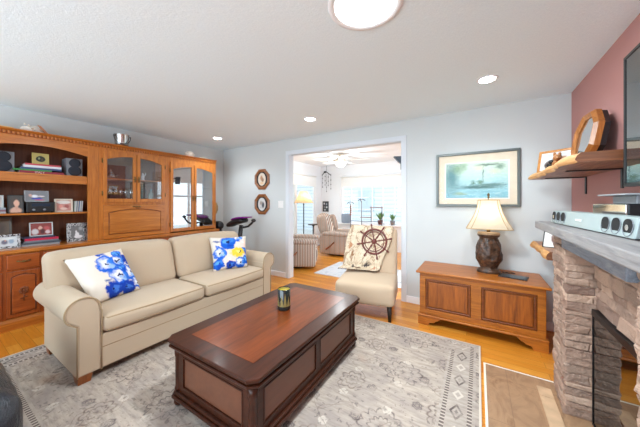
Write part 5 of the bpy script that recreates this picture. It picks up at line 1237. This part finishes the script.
def throw_fn(off=0.0):
    def f(u, v):
        y, z = along(v); t = max(0, (v - 0.42) / 0.58); lo = -0.285 - 0.115 * t ** 0.8 + 0.01 * math.sin(v * 9); hi = 0.285 - 0.19 * t ** 1.1 + 0.012 * math.sin(v * 14)
        x = lo + (hi - lo) * u
        wr = 0.006 * noise.noise(Vector((x * 9, v * 6, 1))) + off
        y2, z2 = along(min(1, v + 0.01)); y1, z1 = along(max(0, v - 0.01)); d = Vector((y2 - y1, z2 - z1)); d = d.normalized() if d.length > 0 else Vector((1, 0)); n = Vector((d.y, -d.x))
        if n.y < -0.2: n = -n
        return (x, y + (n.x * (wr + .004)), z + n.y * (wr + .004))
    return f
k = NT('nautical_map_throw'); uv = k.coord('UV'); n1 = k.noise(uv, 5, 4, 0.6)
c = k.ramp(n1, [(0.35, S(228, 214, 190)), (0.65, S(212, 192, 164))])
for (sc2, lo, hi, col, a_) in ((4.2, 0.485, 0.515, S(150, 118, 92), .7), (8.0, 0.49, 0.51, S(150, 116, 84), .7)):
    n2 = k.noise(uv, sc2, 3, 0.5, 0.8); band = k.math('MULTIPLY', k.math('GREATER_THAN', n2, lo), k.math('LESS_THAN', n2, hi)); c = k.mix(k.math('MULTIPLY', band, a_), c, col)
c = k.blobs(uv, c, [(.30, .90, .09, .035, S(84, 74, 70), .5), (.62, .86, .13, .05, S(70, 64, 66), .6), (.12, .62, .06, .05, S(186, 132, 96), .6), (.2, .75, .05, .06, S(150, 110, 80), .6), (.45, .93, .12, .03, S(120, 96, 80), .6), (.85, .92, .07, .04, S(186, 130, 100), .6)], 0.09, 22)
k.base(c); k.set(Roughness=0.9); k.b.inputs['Specular IOR Level'].default_value = 0.1; k.bump(k.noise(uv, 160, 2), 0.2, 0.002)
th = thing('throw_blanket', 'tan nautical map throw with a ship wheel draped over the slipper chair', 'throw', (-1.17, 3.02, 0.4))
MB(CM).sheet(throw_fn(0.008), 26, 90, 0.005).build('cloth', k.m, th)
m = MB(CM); f0 = throw_fn(0.008)
for i in range(48):
    p = Vector(f0(i / 47, 1.0)); m.tube([p, p + Vector((random.uniform(-.004, .004), -0.028, -0.004 + random.uniform(-.002, .002)))], 0.003, 4)
m.build('fringe', plain('fringe_brown', S(96, 74, 54), 0.9), th)
# ship's wheel motif lying on the throw
def on_throw(x, z, off):
    """front point of the throw at local x and height z"""
    best = None
    for i in range(60):
        v = 0.40 + 0.5 * i / 59; y, zz = along(v)
        if best is None or abs(zz - z) < best[0]: best = (abs(zz - z), v)
    v = best[1]; y, zz = along(v); return Vector((x, y - 0.02 - off, z))
wx, wz, wr_ = 0.045, 0.815, 0.158
y_at = lambda z: bk_fn(Vector((0, 0.163, 0.38 + (z - 0.38) / math.cos(tb))))[1] - 0.026
PW = lambda x, z: (x, y_at(z), z)
m = MB(CM); m.tube([PW(wx + wr_ * math.cos(t), wz + wr_ * math.sin(t)) for t in [2 * PI * i / 40 for i in range(40)]], 0.013, 8, closed=True)
m.tube([PW(wx + wr_ * .8 * math.cos(t), wz + wr_ * .8 * math.sin(t)) for t in [2 * PI * i / 40 for i in range(40)]], 0.006, 6, closed=True)
for i in range(8):
    a = i * PI / 4 + 0.2; pr = [(0.0, .010), (.3, .007), (.42, .012), (.55, .007), (.85, .009), (1.12, .009), (1.2, .007), (1.35, .013), (1.48, .008)]
    m.tube([PW(wx + wr_ * r * math.cos(a), wz + wr_ * r * math.sin(a)) for r, _ in pr], [q for _, q in pr], 8)
cc = PW(wx, wz); m.ball(cc, 0.034, 16, 8, (1, .45, 1))
m.build('ship_wheel', plain('mahogany_red', S(110, 50, 42), 0.35), th)

# ------------------------------------------------------------------ exercise bike behind the sofa end
eb = thing('exercise_bike', 'black and purple exercise bike behind the far end of the sofa', 'exercise bike', (-3.72, 3.15, 0))
M_PURP = plain('purple_plastic', S(120, 24, 124), 0.25)
m = MB(); m.tube([(-3.57, 3.1, 0.06), (-3.60, 3.1, 0.70), (-3.56, 3.1, 0.93)], [0.045, 0.04, 0.035], 12); m.tube([(-3.58, 3.1, 0.4), (-3.95, 3.15, 0.5), (-4.13, 3.16, 0.62)], 0.04, 10); m.tube([(-4.1, 3.16, 0.06), (-4.10, 3.18, 0.5), (-4.28, 3.19, 0.84)], 0.03, 10)
m.build('frame', M_BLACK, eb)
MB().round_box((-3.74, 2.99, 0.10), (-3.42, 3.21, 0.48), 0.07, 8).build('drive_housing', M_BLACK, eb)
def pod(q):
    t = (q.x + 3.86) / 0.45; return (q.x, q.y, q.z + 0.10 * t + 0.03 * math.sin(t * 3))
MB().round_box((-3.86, 3.0, 0.88), (-3.47, 3.2, 0.955), 0.036, 10, (0.02, 0.0, 0.02), pod).build('console', M_BLACK, eb)
MB().round_box((-3.70, 2.985, 0.955), (-3.38, 3.19, 0.985), 0.012, 8, (0.06, 0, 0), pod).build('console_cover', M_PURP, eb)
MB().tube([(-3.55, 3.06, 0.925), (-3.44, 3.05, 0.90), (-3.33, 3.05, 0.925), (-3.25, 3.05, 0.98), (-3.21, 3.05, 1.02)], [0.016, 0.018, 0.018, 0.018, 0.018], 10).build('handlebar', M_BLACK, eb)
MB().ball((-3.205, 3.05, 1.03), 0.032, 14, 10, (1.4, 1, .9)).build('grip_knob', M_BLACK, eb)
MB().round_box((-4.42, 3.12, 0.82), (-4.20, 3.26, 0.95), 0.06, 8, (0, 0, 0.02)).build('saddle', M_BLACK, eb)
for (x, ya) in ((-3.55, 2.92), (-4.08, 3.11)): MB().tube([(x, ya, 0.031), (x, 3.40, 0.031)], 0.03, 10).build('floor_bar', M_BLACK, eb)

# ------------------------------------------------------------------ wall things on the back wall
def oct_pic(label, z, pm):
    x0, y0, R = -3.466, 3.5185, 0.205
    t = thing('octagon_picture', label, 'picture', (x0, y0, z - R), 'octagonal wooden pictures by the opening')
    vs = []; fs = []
    for i in range(8):
        a = math.radians(22.5 + 45 * i)
        for (s, y) in ((1.0, 0.0), (0.98, -0.018), (0.86, -0.028), (0.74, -0.018), (0.70, -0.008)): vs.append((x0 + R * s * math.cos(a), y0 + y, z + R * s * math.sin(a) * 1.02))
    for i in range(8):
        o, p = i * 5, ((i + 1) % 8) * 5
        for j in range(4): fs.append((o + j, o + j + 1, p + j + 1, p + j))
    MB().faces(vs, fs).build('frame', wood('walnut_octagon', S(160, 104, 62), S(112, 66, 36), 'x', 2), t)
    MB().prism([(x0 + R * .7 * math.cos(math.radians(22.5 + 45 * i)), z + R * .7 * 1.02 * math.sin(math.radians(22.5 + 45 * i))) for i in range(8)], 'y', y0 - 0.008, y0 - 0.002).build('liner', M_BLACK, t)
    n = 24; vs = [(x0, y0 - 0.0095, z)] + [(x0 + 0.098 * math.cos(2 * PI * i / n), y0 - 0.0095, z + 0.122 * math.sin(2 * PI * i / n)) for i in range(n)]
    uvs = [(.5, .5)] + [(.5 + .5 * math.cos(2 * PI * i / n), .5 + .5 * math.sin(2 * PI * i / n)) for i in range(n)]
    MB().faces(vs, [(0, i + 1, (i + 1) % n + 1) for i in range(n)], uvs).build('print', pm, t)
oct_pic('upper octagonal walnut picture with a warm oval portrait beside the opening', 1.768, photo_mat('oval_warm', S(216, 206, 190), [(.45, .6, .2, .25, S(176, 130, 96), .5), (.6, .45, .2, .2, S(150, 116, 90), .5), (.5, .2, .3, .12, S(220, 190, 150), .5)]))
oct_pic('lower octagonal walnut picture with a cool grey oval picture beside the opening', 1.298, photo_mat('oval_cool', S(206, 206, 204), [(.65, .45, .22, .3, S(70, 72, 78), .5), (.4, .6, .2, .2, S(160, 150, 140), .5), (.4, .25, .2, .1, S(190, 190, 188), .5)]))
t = thing('light_switch', 'white double light switch plate on the wall beside the opening', 'switch', (-3.01, 3.516, 1.235))
MB().box((-3.07, 3.512, 1.235), (-2.95, 3.5195, 1.36), 0.003).build('plate', M_WHITEP, t)
for x in (-3.035, -2.985): MB().box((x - 0.014, 3.508, 1.265), (x + 0.014, 3.5119, 1.33), 0.002).build('rocker', M_WHITEP, t)
o = MB().lathe([(0.17, 0.0), (0.165, 0.012), (0.12, 0.02), (0.08, 0.012), (0.001, 0.012)], (-4.597, 3.215, 1.215), 64, 'x', mod=lambda t, h: 1 + 0.05 * abs(math.sin(8 * t))).build('scalloped_plate', plain('tan_plaque', S(186, 150, 104), 0.5, var=.2, vscale=20))
tag(o, 'round tan scalloped plaque on the wall just past the last cabinet', 'plaque')

# ------------------------------------------------------------------ ceiling lights
st = thing('ceiling_light', 'large round glowing skylight tube diffuser in the ceiling over the room', 'ceiling light', (-0.537, 1.343, HC))
MB().lathe([(0.208, -0.001), (0.206, -0.006), (0.190, -0.008), (0.172, -0.006), (0.172, -0.001)], (-0.537, 1.343, HC), 48).build('trim_ring', M_WHITE, st)
MB().lathe([(0.001, -0.018), (0.10, -0.015), (0.15, -0.009), (0.1715, -0.004)], (-0.537, 1.343, HC), 48).build('diffuser', glow('skylight_diffuser', (1, 0.99, 0.97, 1), 5), st)
add_light('skylight_tube', 'AREA', (-0.537, 1.343, HC - 0.03), 56, (0.84, 0.94, 1.0), 0.34, target=(-0.537, 1.343, 0))
for i, (x, y, lb) in enumerate([(0.07, 2.73, 'recessed ceiling spotlight nearest the red wall'), (-1.89, 2.80, 'recessed ceiling spotlight in front of the wide opening'), (-3.81, 2.80, 'recessed ceiling spotlight near the glass-door cabinets')]):
    t = thing('recessed_light', lb, 'ceiling light', (x, y, HC), 'recessed ceiling spotlights')
    MB().lathe([(0.082, -0.001), (0.080, -0.006), (0.062, -0.006), (0.062, -0.001)], (x, y, HC), 32).build('trim_ring', M_WHITE, t)
    MB().lathe([(0.001, -0.012), (0.045, -0.0105), (0.0615, -0.007), (0.0615, -0.001)], (x, y, HC), 32).build('lens', glow('spot_lens', (1, 0.98, 0.95, 1), 40), t)
    add_light('recessed_spot', 'SPOT', (x, y, HC - 0.02), 42, (0.88, 0.96, 1.0), 0.05, target=(x, y, 0), spot=math.radians(140))

# ------------------------------------------------------------------ sunroom furniture
def recliner(name, label, loc, deg, back_h, mat_side):
    r = thing(name, label, 'armchair', loc); T = Rz(loc, deg)
    MB(T).round_box((-0.34, -0.26, 0.12), (0.36, 0.26, 0.43), 0.06, 10, (0.02, 0, 0.03)).build('seat', mat_side, r)
    MB(T).round_box((0.33, -0.25, 0.10), (0.41, 0.25, 0.40), 0.035, 8, (0.02, 0, 0)).build('footrest', mat_side, r)
    for s in (-1, 1):
        a = MB(T); lo, hi = (-0.44, -0.26) if s < 0 else (0.26, 0.44)
        a.round_box((-0.38, lo, 0.045), (0.40, hi, 0.53), 0.05, 10); a.round_box((-0.30, lo - 0.02, 0.50), (0.42, hi + 0.02, 0.59), 0.055, 10, (0.02, 0, 0.02)); a.build('arm', mat_side, r)
    tb_ = math.radians(16)
    def bf(q): dx, dz = q.x + 0.30, q.z - 0.38; return (-0.30 + dx * math.cos(tb_) - dz * math.sin(tb_), q.y, 0.38 + dx * math.sin(tb_) + dz * math.cos(tb_))
    b = MB(T); b.round_box((-0.40, -0.30, 0.30), (-0.20, 0.30, back_h), 0.09, 12, (0.04, 0, 0.05), bf)
    b.round_box((-0.36, -0.36, 0.56), (-0.10, -0.25, back_h - 0.05), 0.05, 10, (0.02, 0, 0.02), bf); b.round_box((-0.36, 0.25, 0.56), (-0.10, 0.36, back_h - 0.05), 0.05, 10, (0.02, 0, 0.02), bf)
    b.build('backrest', mat_side, r)
    MB(T).lathe([(0.30, 0.0005), (0.33, 0.012), (0.32, 0.04), (0.10, 0.044), (0.10, 0.10)], (0, 0, 0), 32).build('swivel_base', M_DKWOOD, r)
    m = MB(T); m.tube([(0.02, -0.445, 0.33), (0.02, -0.47, 0.33)], 0.016, 8); m.tube([(0.04, -0.475, 0.36), (-0.07, -0.475, 0.25), (-0.18, -0.475, 0.17)], [0.016, 0.020, 0.024], 8); m.build('lever', M_BLOCK, r)
    return r
k = NT('striped_upholstery'); xs = k.sep(k.mapping(k.coord(), rot=(0, 0, 0)))[0]; ys = k.sep(k.coord())[1]
s1 = k.math('PINGPONG', k.math('ADD', xs, k.math('MULTIPLY', ys, 0.35)), 0.034)
k.base(k.ramp(k.math('MULTIPLY', s1, 29.4), [(0.0, S(120, 102, 90)), (0.24, S(134, 112, 100)), (0.3, S(208, 198, 186)), (0.66, S(198, 186, 174)), (0.74, S(158, 124, 108)), (1.0, S(158, 124, 108))])); k.set(Roughness=0.9); M_STRIPE = k.m
recliner('swivel_recliner', 'striped swivel recliner with wooden lever beside the patio door, nearest the opening', (-3.29, 4.40, 0), 30, 0.94, M_STRIPE)
recliner('swivel_recliner', 'striped high-backed swivel recliner farther in, by the sunroom window corner', (-3.07, 5.92, 0), 6, 1.02, M_STRIPE)
# floor lamp
flx, fly = -3.86, 5.42
fl = thing('floor_lamp', 'bronze floor lamp with lit pleated tan shade by the patio door', 'lamp', (flx, fly, 0))
MB().lathe([(0.15, 0.0005), (0.15, 0.015), (0.12, 0.03), (0.03, 0.045), (0.016, 0.07)], (flx, fly, 0), 28).build('base', M_DKWOOD, fl)
MB().lathe([(0.014, 0.06), (0.014, 0.7), (0.02, 0.72), (0.014, 0.74), (0.014, 1.26), (0.022, 1.28), (0.01, 1.30), (0.006, 1.62)], (flx, fly, 0), 14).build('pole', M_DKWOOD, fl)
k = NT('tan_shade_cloth'); k.base(S(222, 192, 156)); k.set(Roughness=0.9); trl = k.n('ShaderNodeBsdfTranslucent'); trl.inputs[0].default_value = S(238, 204, 160); mx = k.n('ShaderNodeMixShader'); mx.inputs[0].default_value = 0.5
k.l(k.b.outputs[0], mx.inputs[1]); k.l(trl.outputs[0], mx.inputs[2]); k.l(mx.outputs[0], k.t.nodes['Material Output'].inputs[0])
MB().sheet(lambda u, v: (flx + (0.255 - 0.16 * v ** 0.8) * (1 + 0.012 * math.cos(u * 2 * PI * 48)) * math.cos(u * 2 * PI), fly + (0.255 - 0.16 * v ** .8) * (1 + 0.012 * math.cos(u * 2 * PI * 48)) * math.sin(u * 2 * PI), 1.315 + 0.305 * v), 192, 6).build('lamp_shade', k.m, fl, fix=False)
MB().ball((flx, fly, 1.44), 0.03).build('bulb', glow('floor_lamp_bulb', (1, 0.8, 0.55, 1), 10), fl)
add_light('floor_lamp_bulb', 'POINT', (flx + 0.05, fly, 1.46), 5, (1, 0.8, 0.55), 0.04)
# side table
stx, sty = -3.76, 5.72
t = thing('side_table', 'small round dark pedestal side table between the two recliners', 'side table', (stx, sty, 0))
MB().lathe([(0.14, 0.725), (0.145, 0.735), (0.145, 0.745), (0.14, 0.75)], (stx, sty, 0), 32).build('tabletop', M_DKWOOD, t)
MB().lathe([(0.13, 0.0005), (0.13, 0.015), (0.03, 0.04), (0.018, 0.08), (0.018, 0.68), (0.05, 0.7245)], (stx, sty, 0), 20).build('pedestal', M_DKWOOD, t)
# small rug
k = NT('pale_blue_rug'); n1 = k.noise(k.coord(), 7, 4, 0.6); k.base(k.ramp(n1, [(0.35, S(190, 196, 204)), (0.5, S(216, 218, 222)), (0.65, S(202, 208, 216))])); k.set(Roughness=0.95)
o = MB().box((-2.63, 4.02, 0.0002), (-0.9, 5.09, 0.008), 0.002).build('sunroom_rug', k.m); tag(o, 'pale blue-grey rug on the sunroom floor behind the slipper chair', 'rug')
# ceiling fan
cfx, cfy = -2.67, 5.2
cf = thing('ceiling_fan', 'white ceiling fan with a lit glass bowl in the sunroom', 'ceiling fan', (cfx, cfy, HC))
MB().lathe([(0.07, -0.0005), (0.075, -0.03), (0.05, -0.05), (0.02, -0.06), (0.02, -0.09), (0.09, -0.10), (0.11, -0.13), (0.10, -0.17), (0.06, -0.19), (0.06, -0.205)], (cfx, cfy, HC), 28).build('motor_housing', plain('fan_white', S(232, 226, 214), 0.4), cf)
for i in range(5):
    a = math.radians(14 + 72 * i); T = Matrix.Translation((cfx, cfy, HC - 0.15)) @ Matrix.Rotation(a, 4, 'Z') @ Matrix.Rotation(0.18, 4, 'X')
    b = MB(T).prism([(0.20, -0.05), (0.28, -0.065), (0.58, -0.072), (0.64, -0.05), (0.645, 0.0), (0.64, 0.05), (0.58, 0.072), (0.28, 0.065), (0.20, 0.05)], 'z', -0.004, 0.004, 0.002).build('blade', plain('fan_blade_white', S(244, 242, 238), 0.4), cf)
    MB(T).box((0.09, -0.02, -0.008), (0.24, 0.02, -0.0042)).build('blade_arm', M_BRASS, b)
MB().lathe([(0.001, -0.30), (0.06, -0.29), (0.11, -0.25), (0.125, -0.215), (0.06, -0.2052)], (cfx, cfy, HC), 28).build('light_bowl', glow('fan_bowl', (1, 0.95, 0.84, 1), 4), cf)
add_light('fan_light', 'POINT', (cfx, cfy, HC - 0.40), 32, (0.92, 0.97, 1.0), 0.1)
# wind chime / mobile hung near the corner
t = thing('hanging_mobile', 'dark metal hanging mobile with beads on strings in the sunroom corner', 'mobile', (-3.92, 6.70, 1.7))
m = MB(); m.tube([(-4.08, 6.70, 2.16), (-3.98, 6.70, 2.26), (-3.90, 6.70, 2.24), (-3.76, 6.70, 2.14)], 0.012, 8); m.tube([(-3.92, 6.70, 2.25), (-3.92, 6.70, HC - .001)], 0.004, 6); m.ball((-3.97, 6.70, 2.255), 0.04, 10, 8, (1.4, .4, .8)); m.build('hanger', M_BLACK, t)
for (x, z0) in ((-4.06, 1.80), (-3.97, 1.86), (-3.92, 1.66), (-3.86, 1.84), (-3.77, 1.74)):
    m = MB(); m.tube([(x, 6.70, z0), (x, 6.70, 2.2)], 0.004, 5)
    for q in range(3): m.ball((x, 6.70, z0 + q * 0.13), 0.016, 8, 6, (1, .5, 1.4))
    m.build('bead_string', plain('bead_grey', S(96, 96, 104), 0.4), t)
# dark photo collage on the far wall
t = thing('wall_collage', 'small black and white photo collage on the sunroom far wall beside the window', 'picture', (-4.0, 6.84, 1.04))
MB().box((-4.14, 6.832, 1.04), (-3.93, 6.848, 1.36), 0.003).build('frame', M_BLACK, t)
pm = photo_mat('collage', S(60, 62, 66), [(.25, .8, .16, .12, S(200, 200, 204), .3), (.7, .75, .16, .12, S(150, 152, 156), .3), (.3, .45, .16, .12, S(120, 120, 126), .3), (.72, .42, .18, .1, S(206, 206, 208), .3), (.4, .15, .2, .1, S(180, 180, 184), .3)])
MB().sheet(lambda u, v: (-4.13 + 0.19 * u, 6.8315, 1.05 + 0.30 * v), 1, 1).build('photo', pm, t)
# things on and before the window
def pot_plant(label, x, y, z, hgt, potc, seed):
    random.seed(seed); t = thing('potted_plant', label, 'plant', (x, y, z))
    MB().lathe([(0.05, 0.0005), (0.07, 0.11), (0.075, 0.12), (0.068, 0.12), (0.06, 0.1), (0.001, 0.1)], (x, y, z), 20).build('pot', plain('pot', potc, 0.5), t)
    m = MB()
    for i in range(46):
        a = random.uniform(0, 2 * PI); ln = random.uniform(.5, 1) * hgt; sp = random.uniform(0.1, 0.75)
        b0 = Vector((x, y, z + 0.11)); tip = b0 + Vector((math.cos(a) * sp * ln, math.sin(a) * sp * ln * .6, ln)); midp = b0.lerp(tip, 0.6) + Vector((0, 0, ln * .12)); sd = Vector((-math.sin(a), math.cos(a), 0)) * 0.018
        m.faces([b0, midp + sd, tip, midp - sd], [(0, 1, 2, 3)])
    m.build('foliage', plain('leaf_green', S(104, 140, 84), 0.6, var=.3), t, fix=False); return t
pot_plant('leafy green plant in a dark red pot on the sunroom window sill', -2.27, 6.775, WZ0, 0.24, S(110, 50, 44), 3)
pot_plant('small plant in a grey pot at the far end of the sunroom window sill', -1.93, 6.775, WZ0, 0.2, S(130, 132, 138), 4)
M_IRON = plain('wrought_iron', S(66, 64, 68), 0.5, 0.4); M_RUST = plain('red_brown_wood', S(140, 96, 80), 0.6)
t = thing('plant_stand', 'wrought iron scroll stand with two little wooden shelves before the sunroom window', 'plant stand', (-2.6, 6.70, 0))
m = MB()
for (x, zt) in ((-3.12, 1.34), (-2.78, 1.42)):
    m.tube([(x, 6.70, 0.0), (x, 6.70, zt - 0.05)], 0.010, 6); m.tube([(x + 0.10 * math.cos(a), 6.70, zt - 0.05 + 0.05 * math.sin(a)) for a in [PI - PI * i / 8 for i in range(9)]], 0.010, 6); m.tube([(x - 0.06, 6.70, zt - 0.0), (x - 0.03, 6.70, zt - 0.05), (x, 6.70, zt - 0.06)], 0.008, 6)
m.tube([(-3.12, 6.70, 0.35), (-2.2, 6.70, 0.35)], 0.010, 6); m.tube([(-2.2, 6.70, 0.0), (-2.2, 6.70, 1.22)], 0.010, 6); m.tube([(-3.12, 6.70, 0.80), (-2.2, 6.70, 0.80)], 0.010, 6); m.tube([(-2.5, 6.70, 0.80), (-2.5, 6.70, 1.18)], 0.010, 6)
m.build('frame', M_IRON, t)
for (x0_, x1_, z) in ((-2.52, -2.18, 1.185), (-2.80, -2.50, 0.905)): MB().box((x0_, 6.64, z), (x1_, 6.735, z + 0.02), 0.002).build('shelf', M_RUST, t)
m = MB()
for q in range(5): m.ball((-3.12, 6.70, 0.98 + q * 0.06), 0.03, 8, 6, (1, .5, 1))
m.build('ornament', M_RUST, t)
o = MB(Rz((-3.30, 6.775, 0), 4)).round_box((-0.14, -0.045, WZ0 + .001), (0.14, 0.045, 1.0), 0.04, 8).build('window_cushion', plain('blue_grey_cushion', S(140, 150, 164), 0.8)); tag(o, 'blue-grey cushion propped on the sunroom window sill behind the high-backed recliner', 'cushion')
# dark bracket on the back of the partition
t = thing('wall_speaker', 'small dark speaker on an arm high beside the opening in the sunroom', 'speaker', (-0.98, 3.9, 1.85))
m = MB(); m.box((-0.86, 3.641, 1.96), (-0.80, 3.66, 2.06), 0.003); m.tube([(-0.83, 3.66, 2.02), (-0.83, 4.0, 2.02), (-1.05, 4.08, 2.02)], 0.012, 8); m.build('arm', M_BLACK, t)
MB(Rz((-1.08, 4.10, 0), 20)).prism([(-0.07, 2.06), (0.10, 2.06), (0.10, 1.86), (0.04, 1.86), (0.04, 1.95), (0.0, 1.98)], 'y', -0.06, 0.06, 0.006).build('housing', plain('slate_plastic', S(70, 80, 94), 0.5), t)

# ------------------------------------------------------------------ black leather chair at the frame's edge
k = NT('black_leather'); oc = k.coord(); vo = k.n('ShaderNodeTexVoronoi'); k.l(oc, vo.inputs['Vector']); vo.inputs['Scale'].default_value = 160
n1 = k.noise(k.mapping(oc, (9, 26, 9)), 1.6, 4, 0.6, 1.5)
k.base(S(34, 37, 44)); k.set(Roughness=0.28); k.bump(k.math('ADD', k.math('MULTIPLY', n1, 1.0), k.math('MULTIPLY', vo.outputs['Distance'], 0.12)), 0.7, 0.02); M_LEA = k.m
lc = thing('leather_armchair', 'black wrinkled leather armchair at the lower corner beside the rug border', 'armchair', (-2.2, -0.15, 0))
def wrinkle(q): return q + Vector((0, 0, 1)) * 0.008 * math.sin(q.x * 42 + 2 * noise.noise(q * 6)) * (1 if q.z > 0.3 else 0.3)
MB().round_box((-2.72, 0.06, 0.06), (-1.67, 0.272, 0.505), 0.095, 18, (0.03, 0.01, 0.03), wrinkle).build('arm', M_LEA, lc)
MB().round_box((-2.72, -0.62, 0.06), (-1.80, -0.42, 0.565), 0.09, 14, (0.03, 0.01, 0.03), wrinkle).build('arm', M_LEA, lc)
MB().round_box((-2.66, -0.415, 0.10), (-1.76, 0.055, 0.45), 0.07, 12, (0.03, 0, 0.03)).build('seat', M_LEA, lc)
MB().round_box((-2.92, -0.56, 0.10), (-2.66, 0.20, 0.98), 0.10, 12, (0.03, 0, 0.03)).build('backrest', M_LEA, lc)
m = MB(); m.box((-2.70, -0.58, 0.0005), (-1.84, 0.0, 0.06)); m.build('base', M_BLACK, lc)
